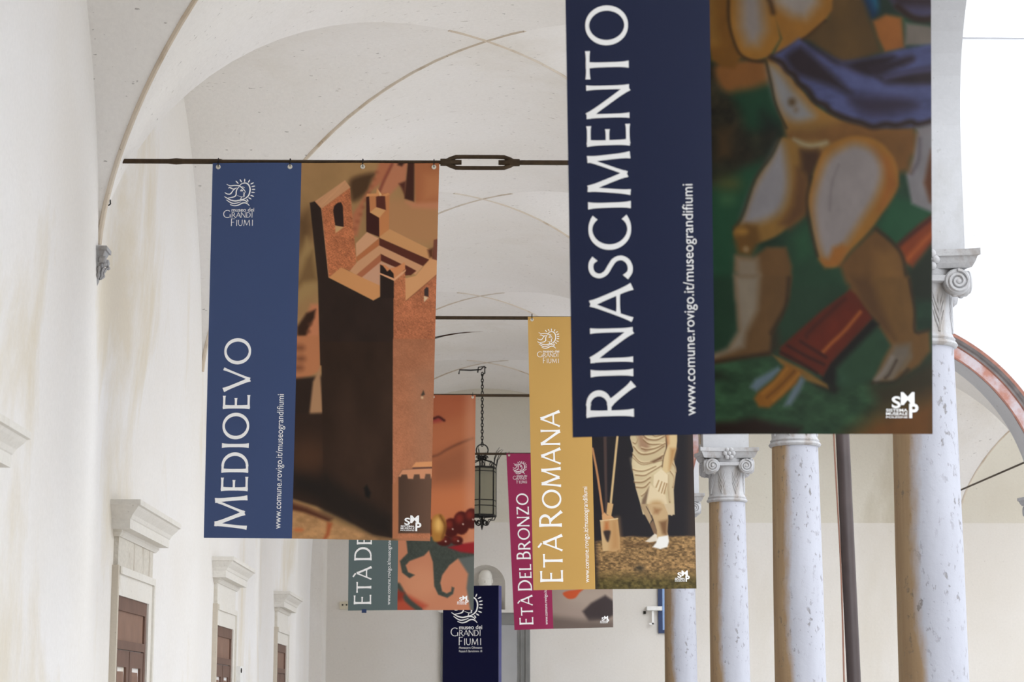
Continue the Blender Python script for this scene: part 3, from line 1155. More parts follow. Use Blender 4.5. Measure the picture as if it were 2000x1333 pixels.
def paint_castle(x, y):
    p = Painter(x, y, (150, 117, 80))
    p.bm = 1.3
    n = fbm(x / 45, y / 60, 11)
    p.c *= (.9 + .22 * n)[:, None]
    A = lambda: p.crop(590, 310, 7.407)
    B = lambda: p.crop(590, 480, 7.407)
    Cc = lambda: p.crop(580, 300, 3.333)
    D = lambda: p.crop(560, 680, 3.331)
    E = lambda: p.crop(570, 860, 6.666)
    A()
    p.poly([(-100, 900), (90, 760), (170, 1000), (60, 1500), (-100, 1700)], (92, 68, 44), 120)
    p.poly([(1180, 600), (2100, 560), (2100, 1300), (1200, 1200)], (164, 120, 84), 90)
    p.poly([(690, 330), (860, 240), (1060, 215), (1010, 340), (950, 500), (760, 640), (700, 560)], (74, 53, 36), 50, True)
    p.poly([(1120, 40), (1330, 40), (1210, 300), (960, 520), (900, 640), (800, 1150), (700, 1150), (730, 830), (950, 480), (1050, 280)], (164, 102, 74), 30)
    for k in range(9):
        p.ell(1080 - k * 40, 200 + k * 105, 26, 22, (126, 72, 52), 26, .5)
    p.poly([(1330, 40), (1530, 40), (1500, 330), (1420, 370), (1250, 560), (1090, 520)], (172, 112, 84), 30)
    p.line([(1300, 80), (1180, 330), (1120, 480)], 40, (128, 70, 56), 20)
    p.poly([(1400, 30), (1500, 40), (1440, 110), (1380, 90)], (60, 36, 30), 20)
    p.poly([(1620, 40), (2100, 40), (2100, 640), (1640, 690)], (158, 98, 66), 20)
    p.poly([(1780, 250), (2100, 200), (2100, 560), (1760, 600)], (172, 112, 76), 90)
    p.poly([(1530, 40), (1622, 40), (1618, 640), (1480, 590), (1505, 330)], (62, 36, 30), 14)
    p.poly([(1400, 370), (1500, 330), (1490, 560), (1440, 440)], (78, 42, 34), 22)
    p.poly([(1500, 640), (1640, 660), (2100, 640), (2100, 760), (1600, 720)], (180, 120, 90), 40)
    Cc()
    p.poly([(0, 700), (60, 560), (120, 640), (140, 900), (60, 960), (0, 1000)], (150, 122, 82), 30)
    p.poly([(0, 860), (60, 700), (100, 650), (130, 840), (40, 860), (0, 900)], (112, 86, 56), 26)
    p.poly([(90, 1000), (150, 1000), (150, 1333), (10, 1500), (0, 1250)], (180, 116, 84), 16)
    p.poly([(0, 1150), (60, 1060), (120, 1035), (112, 1090), (75, 1160), (50, 1240), (25, 1333), (0, 1333)], (52, 34, 26), 12)
    for k in range(5):
        p.ell(84 - k * 12, 1130 + k * 50, 13, 10, (96, 58, 42), 14, .7)
    D()
    p.poly([(40, -60), (216, -60), (216, 170), (150, 205), (40, 230)], (172, 112, 78), 10)
    for (qx, qy) in ((85, 20), (90, 90), (78, 150)):
        p.ell(qx, qy, 26, 16, (92, 56, 40), 26, .8)
    p.poly([(30, 220), (240, 200), (240, 500), (30, 500)], (44, 33, 28), 14)
    p.poly([(170, 240), (214, 150), (238, 465), (145, 458)], (160, 122, 92), 10)
    p.poly([(30, 450), (240, 440), (330, 800), (700, 800), (694, 1240), (560, 1215), (380, 1120), (200, 1040), (30, 990)], (48, 35, 29), 12)
    p.ell(140, 720, 130, 110, (70, 48, 36), 90)
    p.poly([(30, 820), (330, 880), (560, 1100), (420, 1120), (200, 1000), (30, 930)], (34, 29, 27), 50)
    E()
    p.poly([(-20, 820), (200, 890), (520, 1030), (480, 1090), (150, 970), (-20, 940)], (74, 42, 31), 40)
    p.poly([(-20, 925), (150, 960), (500, 1085), (900, 1195), (1100, 1255), (1320, 1265), (1400, 1205), (2000, 1205), (2000, 1400), (-20, 1400)],
           lambda x, y: np.array([164, 124, 86])[None, :] * (.8 + .4 * fbm(x / 14, y / 9, 21))[:, None], 25)
    p.poly([(460, 1080), (525, 1090), (485, 1240), (420, 1333), (395, 1310), (445, 1210)], (150, 82, 50), 22)
    p.ell(90, 1175, 60, 22, (176, 100, 62), 25)
    p.poly([(1380, 1210), (1850, 1205), (1850, 1400), (1380, 1400)], (160, 108, 82), 25)
    Cc()
    # big tower: shaded front
    p.poly([(82, 328), (120, 316), (160, 370), (205, 822), (495, 974), (540, 950), (540, 790), (632, 835), (628, 1400), (150, 1400), (135, 850)],
           lambda x, y: np.array([46, 35, 31])[None, :] * (.85 + .3 * fbm(x / 40, y / 70, 31))[:, None], 4)
    D()
    p.poly([(222, -20), (692, -20), (688, 1235), (560, 1210), (420, 1120), (236, 800)],
           lambda x, y: np.array([52, 38, 31])[None, :] * (.8 + .4 * fbm(x / 40, y / 80, 33))[:, None], 5)
    p.poly([(240, 820), (420, 950), (690, 1100), (688, 1240), (560, 1215), (420, 1125), (250, 1060)], (36, 30, 27), 50)
    p.poly([(500, 920), (520, 900), (545, 950), (535, 985), (512, 975)], (24, 22, 22), 10)
    # lit right-hand face
    Cc()
    p.poly([(628, 845), (703, 790), (706, 980), (915, 795), (905, 1420), (626, 1420)], brick((170, 104, 74), .26, .8), 3)
    D()
    p.poly([(690, -40), (966, -40), (944, 1240), (688, 1240)], lambda x, y: brick((166, 108, 80), .14, .7)(x, y) * (.94 + .1 * np.clip((y - 680) / 250, 0, 1))[:, None], 3)
    p.poly([(820, 200), (966, 100), (960, 800), (830, 780)], (152, 112, 90), 70, False, .5)
    p.poly([(690, 900), (722, 860), (722, 1240), (690, 1240)], (160, 104, 74), 8)
    p.poly([(872, 325), (888, 292), (898, 320), (880, 330)], (62, 54, 46), 5)
    p.ell(880, 340, 8, 8, (200, 172, 140), 5)
    E()
    p.poly([(1385, 480), (1440, 405), (1850, 385), (1850, 1215), (1385, 1215)],
           lambda x, y: np.array([88, 66, 55])[None, :] * (.8 + .3 * np.clip((x - 776) / 60, 0, 1))[:, None], 10)
    p.poly([(1380, 492), (1440, 408), (1850, 388), (1850, 455), (1810, 520), (1800, 460), (1740, 460), (1725, 522), (1668, 522), (1660, 465), (1592, 468), (1575, 525), (1510, 522),
            (1495, 468), (1430, 470), (1410, 500)], (194, 136, 104), 8)
    p.poly([(1560, 375), (1612, 312), (1850, 298), (1850, 368)], (202, 142, 98), 8)
    p.poly([(1570, 380), (1850, 368), (1850, 386), (1570, 398)], (90, 62, 56), 6)
    Cc()
    # upright lit wall with arched window
    p.poly([(160, 366), (345, 226), (387, 742), (345, 782), (285, 760), (208, 826)], brick((178, 108, 74), .32, .8), 3)
    p.poly([(116, 318), (312, 178), (347, 226), (160, 366)], lambda x, y: np.array([192, 142, 106])[None, :] * (.92 + .12 * fbm((x + y) / 3.0, (x - y) / 40, 9))[:, None], 3)
    p.line([(118, 318), (158, 366), (206, 822)], 3, (196, 132, 96), 3, False)
    p.poly([(234, 378), (242, 348), (262, 330), (285, 324), (293, 340), (298, 352), (304, 490), (248, 482)], (46, 33, 31), 3)
    p.poly([(247, 480), (304, 491), (250, 531)], (188, 152, 110), 3)
    # small turret behind
    p.poly([(450, 285), (470, 280), (476, 392), (536, 428), (536, 556), (450, 522)], (58, 30, 27), 3)
    p.poly([(534, 424), (580, 372), (590, 262), (602, 270), (598, 512), (536, 556)], (180, 118, 76), 3)
    p.poly([(470, 282), (520, 262), (600, 266), (596, 380), (536, 428), (474, 392)], (178, 116, 76), 3)
    p.poly([(514, 290), (540, 274), (572, 276), (578, 376), (515, 358)], (82, 42, 35), 4)
    p.poly([(474, 392), (515, 358), (576, 378), (536, 428)], (194, 146, 100), 3)
    p.poly([(448, 290), (456, 268), (515, 266), (520, 228), (552, 276), (592, 262), (603, 270), (580, 284), (545, 282), (470, 286)], (196, 136, 90), 3)
    p.poly([(526, 240), (552, 276), (538, 284)], (210, 170, 124), 3)
    # parapets and courtyard of the model
    p.poly([(382, 600), (455, 524), (532, 566), (385, 690)], (194, 146, 114), 3)
    p.poly([(385, 690), (532, 566), (534, 612), (392, 722)], (166, 102, 66), 3)
    p.poly([(535, 556), (602, 503), (872, 640), (915, 690), (862, 708), (540, 562)], (188, 138, 94), 3)
    p.poly([(535, 562), (862, 706), (815, 752), (535, 616)], (82, 42, 33), 3)
    p.poly([(342, 782), (392, 720), (535, 612), (820, 748), (772, 806), (545, 668), (388, 812)], (188, 140, 106), 3)
    p.poly([(386, 806), (545, 668), (547, 722), (418, 828)], (158, 96, 68), 3)
    p.poly([(545, 668), (774, 782), (738, 808), (640, 758), (545, 712)], (82, 40, 33), 3)
    p.poly([(416, 828), (546, 718), (650, 760), (700, 800), (700, 940), (545, 944), (440, 860)], (186, 142, 118), 3)
    p.poly([(700, 810), (705, 740), (775, 778), (740, 808)], (84, 42, 35), 3)
    p.poly([(206, 826), (285, 758), (440, 832), (546, 880), (546, 946), (495, 974)], (192, 136, 90), 3)
    p.poly([(704, 982), (700, 830), (772, 812), (862, 704), (920, 700), (915, 800)], (196, 144, 102), 3)
    p.line([(704, 982), (915, 800)], 4, (120, 70, 50), 3, False)
    p.poly([(890, 575), (920, 565), (920, 712), (880, 700)], (110, 66, 54), 4)
    p.poly([(850, 640), (885, 628), (885, 690), (862, 690)], (84, 50, 36), 10)
    # foremost turret
    p.poly([(540, 792), (632, 834), (632, 960), (540, 960)], (42, 32, 29), 3)
    p.poly([(630, 846), (703, 790), (706, 984), (630, 1050)], brick((172, 106, 74), .3, .7), 3)
    p.poly([(540, 736), (575, 742), (600, 764), (650, 752), (700, 722), (704, 768), (632, 832), (540, 796)], (192, 126, 86), 3)
    p.poly([(540, 738), (558, 746), (576, 768), (585, 784), (604, 770), (628, 798), (630, 832), (540, 796)], (40, 29, 27), 3)
    p.poly([(537, 792), (632, 830), (709, 768), (707, 782), (632, 846), (537, 802)], (206, 152, 116), 2)
    p.poly([(828, 902), (842, 886), (855, 890), (856, 950), (828, 942)], (58, 46, 46), 3)
    p.poly([(825, 945), (855, 955), (826, 985)], (200, 176, 146), 3)
    return p.c


def paint_figure(x, y):
    p = Painter(x, y, (36, 60, 44))
    p.bm = 2.0
    n = fbm(x / 50, y / 40, 41)
    p.c *= (.55 + .9 * n)[:, None]
    F = lambda: p.crop(1380, 0, 4.444)
    G = lambda: p.crop(1380, 280, 4.444)
    H = lambda: p.crop(1380, 560, 4.444)
    F()
    p.poly([(-80, -1600), (2100, -1600), (2100, 60), (-80, 60)], lambda x, y: np.array([120, 84, 46])[None, :] * (.5 + .9 * fbm(x / 70, y / 50, 44))[:, None], 60)
    p.poly([(-50, 560), (120, 620), (160, 860), (420, 900), (640, 1500), (-50, 1500)], lambda x, y: np.array([42, 38, 27])[None, :] * (.5 + fbm(x / 16, y / 18, 47))[:, None], 50)
    p.poly([(80, 640), (300, 590), (520, 610), (545, 810), (400, 860), (230, 890), (110, 810)], (124, 80, 40), 24, True)
    p.poly([(230, 890), (400, 850), (560, 800), (620, 950), (690, 1150), (650, 1400), (420, 1400), (290, 1040)], (26, 58, 40), 40, True)
    p.poly([(480, 1050), (650, 1150), (680, 1400), (470, 1400)], (22, 30, 24), 50)
    p.poly([(120, 1180), (220, 1180), (220, 1400), (110, 1400)], (66, 50, 28), 40)
    # foliage, sky patch and cloth at upper right
    p.poly([(1250, -400), (1600, -400), (1540, 150), (1430, 240), (1330, 60)], (26, 44, 74), 26)
    p.line([(1400, -60), (1460, 40), (1490, 110)], 60, (34, 92, 120), 30)
    p.poly([(1500, -100), (1680, -100), (1660, 190), (1500, 210)], (34, 46, 38), 24)
    p.poly([(1440, 240), (1560, 180), (1700, 205), (1725, 480), (1550, 515), (1480, 380)], (140, 86, 40), 16)
    p.poly([(1520, -300), (2050, -300), (2050, 240), (1790, 210), (1650, 130), (1560, 0)], (66, 62, 88), 18)
    p.poly([(1560, 0), (2050, 30), (2050, 110), (1680, 100)], (48, 36, 42), 26)
    p.line([(1660, 110), (1780, 200), (1900, 225), (2050, 190)], 56, (46, 30, 24), 16)
    p.poly([(1735, 255), (2050, 290), (2050, 450), (1725, 450)], (112, 104, 98), 14)
    # trunk of the figure
    p.poly([(1000, -700), (1300, -700), (1330, -20), (1440, 260), (1530, 520), (1180, 620), (830, 390), (1050, 210)], (80, 60, 34), 22)
    p.ell(1240, 440, 110, 130, (94, 70, 38), 80)
    p.ell(1170, 90, 90, 140, (92, 68, 36), 70)
    # forearms
    p.poly([(0, -600), (260, -600), (230, 100), (205, 300), (300, 560), (240, 665), (140, 655), (40, 590), (-10, 300)], (112, 74, 28), 12)
    p.line([(40, -200), (30, 200), (60, 420)], 60, (132, 96, 44), 40)
    p.poly([(225, -600), (560, -600), (540, 20), (600, 200), (640, 400), (545, 560), (400, 602), (290, 560), (212, 410), (190, 230)], (142, 98, 40), 10, False)
    p.poly([(285, -500), (430, -500), (485, 130), (505, 330), (440, 455), (350, 445), (290, 300)], (134, 124, 122), 45)
    p.poly([(540, 60), (620, -40), (700, -600), (1120, -600), (1090, 140), (1010, 270), (830, 420), (570, 560), (650, 400), (590, 220)], (138, 94, 38), 10)
    p.poly([(565, 70), (700, -30), (760, -500), (985, -400), (965, 90), (860, 215), (740, 195), (640, 125)], (140, 130, 126), 42)
    p.line([(480, -40), (545, 60), (575, 170)], 30, (52, 34, 20), 20)
    p.line([(195, -100), (190, 230), (250, 470), (330, 570), (470, 600), (600, 540), (830, 410), (1030, 240)], 18, (48, 32, 18), 12)
    # belly
    p.poly([(510, 590), (620, 590), (760, 760), (950, 980), (1120, 1080), (1260, 1160), (1260, 1300), (1000, 1360), (750, 1320), (680, 1180), (600, 980), (555, 800)], (136, 98, 46), 12, True)
    p.poly([(535, 650), (640, 700), (760, 860), (890, 1010), (930, 1085), (810, 1130), (700, 1090), (610, 960)], (126, 124, 128), 36, True)
    p.ell(742, 955, 32, 34, (84, 64, 40), 18)
    p.ell(775, 1020, 20, 24, (112, 96, 82), 18)
    p.poly([(690, 1180), (900, 1150), (1100, 1130), (1250, 1170), (1150, 1290), (900, 1330), (740, 1300)], (112, 82, 42), 40)
    p.line([(515, 600), (560, 800), (600, 980), (690, 1180)], 14, (34, 30, 20), 12)
    # hips and drapery
    p.poly([(980, 1200), (1250, 1100), (1500, 1150), (1820, 1150), (1840, 1400), (900, 1400)], (112, 76, 38), 30)
    p.poly([(560, 560), (700, 470), (800, 395), (1000, 510), (1180, 600), (1400, 565), (1700, 480), (2050, 420), (2050, 1140), (1750, 1170), (1450, 1170), (1180, 1090), (980, 970), (760, 750)],
           lambda x, y: np.array([76, 80, 122])[None, :] * (.82 + .3 * fbm(x / 26, y / 14, 51))[:, None], 14)
    p.poly([(690, 560), (800, 470), (840, 480), (1000, 620), (1160, 770), (1260, 880), (1050, 800), (880, 745), (760, 690)], (42, 32, 38), 26, True)
    p.poly([(840, 410), (1000, 500), (1180, 600), (1400, 565), (1560, 545), (1640, 560), (1500, 680), (1400, 720), (1180, 650), (1000, 540)], (40, 30, 36), 24, True)
    p.poly([(1400, 640), (1600, 590), (1780, 540), (1800, 590), (1640, 660), (1480, 720)], (46, 36, 46), 20, True)
    p.poly([(1480, 730), (1700, 690), (2050, 620), (2050, 790), (1760, 800), (1560, 790)], (44, 34, 40), 24)
    p.line([(1560, 740), (1760, 690), (2050, 650)], 26, (72, 70, 104), 20)
    p.poly([(1240, 900), (1480, 900), (1720, 905), (1840, 970), (1760, 1020), (1500, 1070), (1330, 1030)], (52, 44, 62), 40, True)
    p.line([(1180, 650), (1350, 770), (1600, 850), (2050, 850)], 60, (84, 88, 132), 40, True, .7)
    p.line([(560, 570), (650, 610), (700, 680), (760, 720), (800, 790), (880, 850), (940, 940), (1030, 980), (1090, 1040), (1250, 1105), (1350, 1130), (1450, 1165), (1560, 1140), (1660, 1150), (1780, 1120),
            (1860, 1140), (2050, 1085)], 46, (46, 32, 26), 16)
    p.poly([(1830, 1170), (2050, 1110), (2050, 1400), (1850, 1400)], (122, 116, 122), 16)
    G()
    p.poly([(-50, -40), (620, -40), (520, 200), (300, 330), (120, 440), (-50, 490)], lambda x, y: np.array([40, 35, 25])[None, :] * (.6 + .8 * fbm(x / 18, y / 18, 57))[:, None], 40, False, .8)
    p.poly([(90, -20), (200, -20), (200, 180), (100, 200)], (66, 50, 30), 40)
    p.poly([(-50, 500), (130, 440), (330, 290), (470, 230), (500, 330), (310, 700), (250, 830), (220, 1400), (-50, 1400)], (32, 68, 47), 40)
    p.ell(190, 420, 90, 60, (70, 74, 40), 50)
    p.ell(180, 560, 60, 40, (56, 92, 60), 40)
    p.poly([(690, 860), (900, 680), (960, 1050), (1150, 1140), (1250, 1400), (710, 1400)], (34, 60, 42), 40)
    p.poly([(760, 900), (880, 760), (940, 1020), (800, 1060)], (36, 72, 48), 50)
    p.poly([(1480, 760), (1640, 520), (1830, 560), (2050, 640), (1760, 930), (1640, 960)], (34, 74, 50), 26)
    p.poly([(1720, 1180), (1830, 1080), (2050, 850), (2050, 1400), (1760, 1400)], (34, 40, 30), 26)
    p.poly([(1650, 960), (1860, 760), (2050, 620), (2050, 820), (1800, 1120), (1720, 1080)], (120, 54, 24), 16)
    p.line([(1660, 950), (1800, 830), (2050, 640)], 30, (62, 26, 18), 16)
    p.line([(1760, 1050), (1900, 900), (2050, 760)], 26, (160, 84, 38), 20)
    p.poly([(1830, -20), (2050, -20), (2050, 650), (1960, 650), (1790, 580), (1740, 330), (1800, 180)], (124, 120, 126), 14)
    p.line([(1860, 20), (1850, 200), (1790, 320)], 24, (92, 84, 92), 16)
    p.poly([(1960, 120), (2050, 60), (2050, 600), (1950, 560), (1900, 400)], (92, 54, 32), 18)
    # thighs and legs
    p.poly([(690, -20), (1830, -20), (1770, 300), (1620, 330), (1000, 200), (820, 280)], (106, 72, 36), 26)
    p.ell(900, 90, 180, 40, (128, 100, 56), 30)
    p.line([(760, 40), (900, 90), (1040, 60)], 24, (150, 142, 120), 18)
    p.poly([(640, 20), (760, 60), (830, 200), (890, 330), (880, 640), (700, 800), (560, 890), (400, 930), (250, 890), (235, 800), (310, 690), (420, 380), (560, 180)], (128, 94, 44), 12, True)
    p.poly([(780, 280), (890, 380), (870, 680), (720, 800), (640, 760), (740, 600)], (90, 60, 34), 30)
    p.poly([(640, 60), (690, 230), (700, 460), (640, 640), (500, 735), (330, 765), (320, 690), (420, 430), (540, 230)], (128, 124, 130), 34, True)
    p.line([(640, 10), (560, 180), (420, 380), (310, 690), (235, 810)], 16, (32, 34, 24), 14)
    p.poly([(820, 130), (960, 120), (1010, 180), (930, 340), (890, 380), (820, 300)], (62, 40, 24), 26)
    p.poly([(1010, 140), (1150, 40), (1320, 0), (1520, 60), (1650, 230), (1670, 430), (1560, 620), (1420, 820), (1230, 1010), (1150, 1110), (1040, 1120), (965, 1020), (905, 740), (880, 560), (925, 340)],
           (140, 96, 40), 12, True)
    p.poly([(1420, 90), (1600, 200), (1660, 420), (1560, 600), (1500, 640), (1560, 400), (1520, 240)], (136, 82, 34), 30)
    p.poly([(1060, 200), (1180, 110), (1300, 70), (1450, 130), (1530, 290), (1490, 480), (1360, 700), (1220, 910), (1120, 1060), (1020, 1040), (955, 860), (930, 600), (985, 360)], (132, 124, 126), 34, True)
    p.line([(905, 360), (870, 560), (895, 760), (960, 1030)], 16, (44, 32, 20), 14)
    p.line([(1150, 250), (1090, 420), (1070, 640)], 10, (112, 104, 106), 14)
    p.poly([(1100, 960), (1180, 930), (1240, 960), (1160, 1110), (1030, 1130), (980, 1060), (1060, 1060)], (142, 90, 38), 20)
    p.poly([(250, 800), (340, 760), (440, 780), (460, 900), (380, 1040), (270, 1020), (240, 900)], (98, 68, 30), 20)
    p.ell(300, 830, 50, 26, (150, 110, 50), 20)
    p.ell(340, 980, 22, 22, (140, 116, 84), 14)
    p.poly([(245, 1030), (400, 1050), (520, 960), (690, 960), (740, 1120), (725, 1400), (230, 1400)], (98, 70, 40), 14)
    p.poly([(255, 1050), (440, 1060), (480, 1400), (240, 1400)], (128, 114, 98), 26)
    p.poly([(1160, 1110), (1260, 990), (1480, 790), (1620, 910), (1720, 1040), (1770, 1400), (1260, 1400)], (98, 68, 36), 18)
    p.poly([(1480, 1000), (1640, 980), (1710, 1200), (1740, 1400), (1500, 1400)], (116, 82, 42), 50)
    p.line([(1480, 800), (1640, 930), (1720, 1060), (1760, 1333)], 18, (42, 32, 20), 14)
    H()
    p.poly([(-40, -40), (250, -40), (260, 380), (180, 590), (-40, 620)], (30, 54, 38), 30)
    p.poly([(640, 420), (740, 60), (1240, 40), (1160, 200), (700, 560), (600, 560)], (34, 56, 40), 30)
    p.poly([(500, 380), (620, 420), (640, 560), (560, 640), (440, 620)], (46, 40, 28), 30)
    p.poly([(-40, 690), (560, 640), (640, 800), (1100, 900), (1500, 800), (2050, 900), (2050, 1400), (-40, 1400)],
           lambda x, y: np.array([46, 74, 50])[None, :] * (.55 + .8 * fbm(x / 34, y / 20, 63))[:, None], 30)
    p.poly([(1120, 720), (1460, 420), (1620, 620), (1500, 820), (1240, 860)], (40, 66, 46), 40)
    p.poly([(1440, 880), (1640, 820), (1900, 680), (2050, 600), (2050, 1000), (1500, 1080)], (50, 44, 28), 50)
    p.poly([(1100, 1400), (1450, 1130), (1760, 1020), (2050, 930), (2050, 1400)], (104, 66, 28), 70)
    p.poly([(-40, 1195), (240, 1180), (420, 1150), (620, 1200), (820, 1230), (780, 1290), (-40, 1310)], (36, 23, 17), 24)
    p.poly([(-40, 760), (120, 770), (180, 820), (-40, 860)], (28, 34, 24), 26)
    p.poly([(240, -40), (735, -40), (700, 200), (640, 330), (560, 460), (545, 620), (300, 650), (60, 695), (0, 690), (0, 640), (170, 590), (272, 440)], (94, 68, 40), 14)
    p.poly([(240, -40), (460, -40), (440, 250), (340, 440), (320, 560), (120, 630), (20, 670), (30, 640), (190, 570), (278, 420)], (128, 116, 102), 24)
    p.line([(20, 690), (240, 660), (540, 610)], 24, (48, 32, 20), 16)
    p.line([(715, -20), (690, 200), (620, 340), (560, 440)], 22, (46, 34, 22), 16)
    p.poly([(1230, -40), (1770, -40), (1820, 240), (1830, 420), (1950, 410), (1960, 580), (1860, 700), (1650, 830), (1450, 850), (1550, 640), (1610, 540), (1500, 360), (1340, 180)], (104, 74, 38), 14)
    p.poly([(1250, -40), (1420, -40), (1560, 300), (1640, 480), (1500, 360), (1340, 170)], (82, 56, 32), 30)
    p.line([(1770, -20), (1820, 230), (1825, 420), (1950, 400)], 16, (44, 32, 20), 12)
    p.poly([(1640, 540), (1780, 520), (1790, 640), (1700, 740), (1630, 815), (1470, 835), (1560, 690)], (104, 94, 84), 22)
    p.line([(1620, 640), (1560, 740), (1480, 830)], 34, (124, 116, 110), 16)
    p.line([(1700, 640), (1650, 730), (1610, 810)], 28, (110, 98, 86), 14)
    p.line([(1780, 620), (1740, 680), (1720, 740)], 26, (108, 92, 72), 14)
    p.line([(1660, 660), (1600, 770), (1560, 810)], 12, (52, 40, 30), 10)
    p.line([(1450, 850), (1640, 840), (1760, 740)], 18, (36, 30, 20), 14)
    # lidded case
    p.poly([(1440, 310), (1500, 360), (1130, 730), (1120, 900), (1000, 850), (1030, 700)], (24, 21, 18), 18)
    p.poly([(900, 830), (1060, 870), (1150, 900), (1120, 940), (960, 890)], (28, 24, 18), 20)
    p.poly([(1250, 70), (1300, 110), (1450, 310), (1080, 690), (1015, 800), (630, 620), (640, 560), (760, 455), (1000, 250)], (84, 32, 16), 10)
    p.poly([(1230, 180), (1390, 290), (1040, 640), (860, 540), (1100, 300)], (92, 32, 15), 30)
    p.line([(1340, 260), (1200, 420), (1090, 520), (1015, 595)], 18, (166, 98, 44), 12)
    p.line([(1200, 150), (900, 420), (870, 470)], 22, (58, 26, 16), 14)
    p.line([(815, 510), (900, 560), (1040, 640)], 20, (48, 22, 16), 10)
    p.line([(700, 545), (860, 630), (1020, 700)], 18, (44, 22, 16), 10)
    p.line([(640, 600), (820, 690), (960, 770)], 16, (40, 20, 15), 10)
    p.poly([(575, 628), (640, 650), (860, 750), (1050, 868), (1060, 900), (1000, 880), (850, 830), (640, 700)], (112, 84, 40), 10)
    p.poly([(620, 725), (640, 750), (560, 830), (430, 930), (375, 895), (420, 830)], (92, 108, 122), 14)
    p.poly([(815, 795), (855, 830), (810, 930), (730, 1040), (670, 1050), (750, 900)], (94, 108, 120), 14)
    p.poly([(690, 700), (830, 760), (780, 860), (660, 970), (540, 1065), (450, 1058), (408, 990), (440, 940), (580, 830)], (128, 82, 26), 12)
    p.line([(760, 760), (640, 880), (520, 980)], 12, (88, 54, 18), 10)
    p.line([(800, 780), (690, 900), (580, 1000)], 12, (156, 106, 40), 10)
    p.line([(700, 740), (600, 850), (480, 950)], 12, (150, 100, 36), 10)
    p.c *= (.93 + .14 * fbm(x / 22 + 3, y / 34, 87, 3))[:, None]
    return p.c


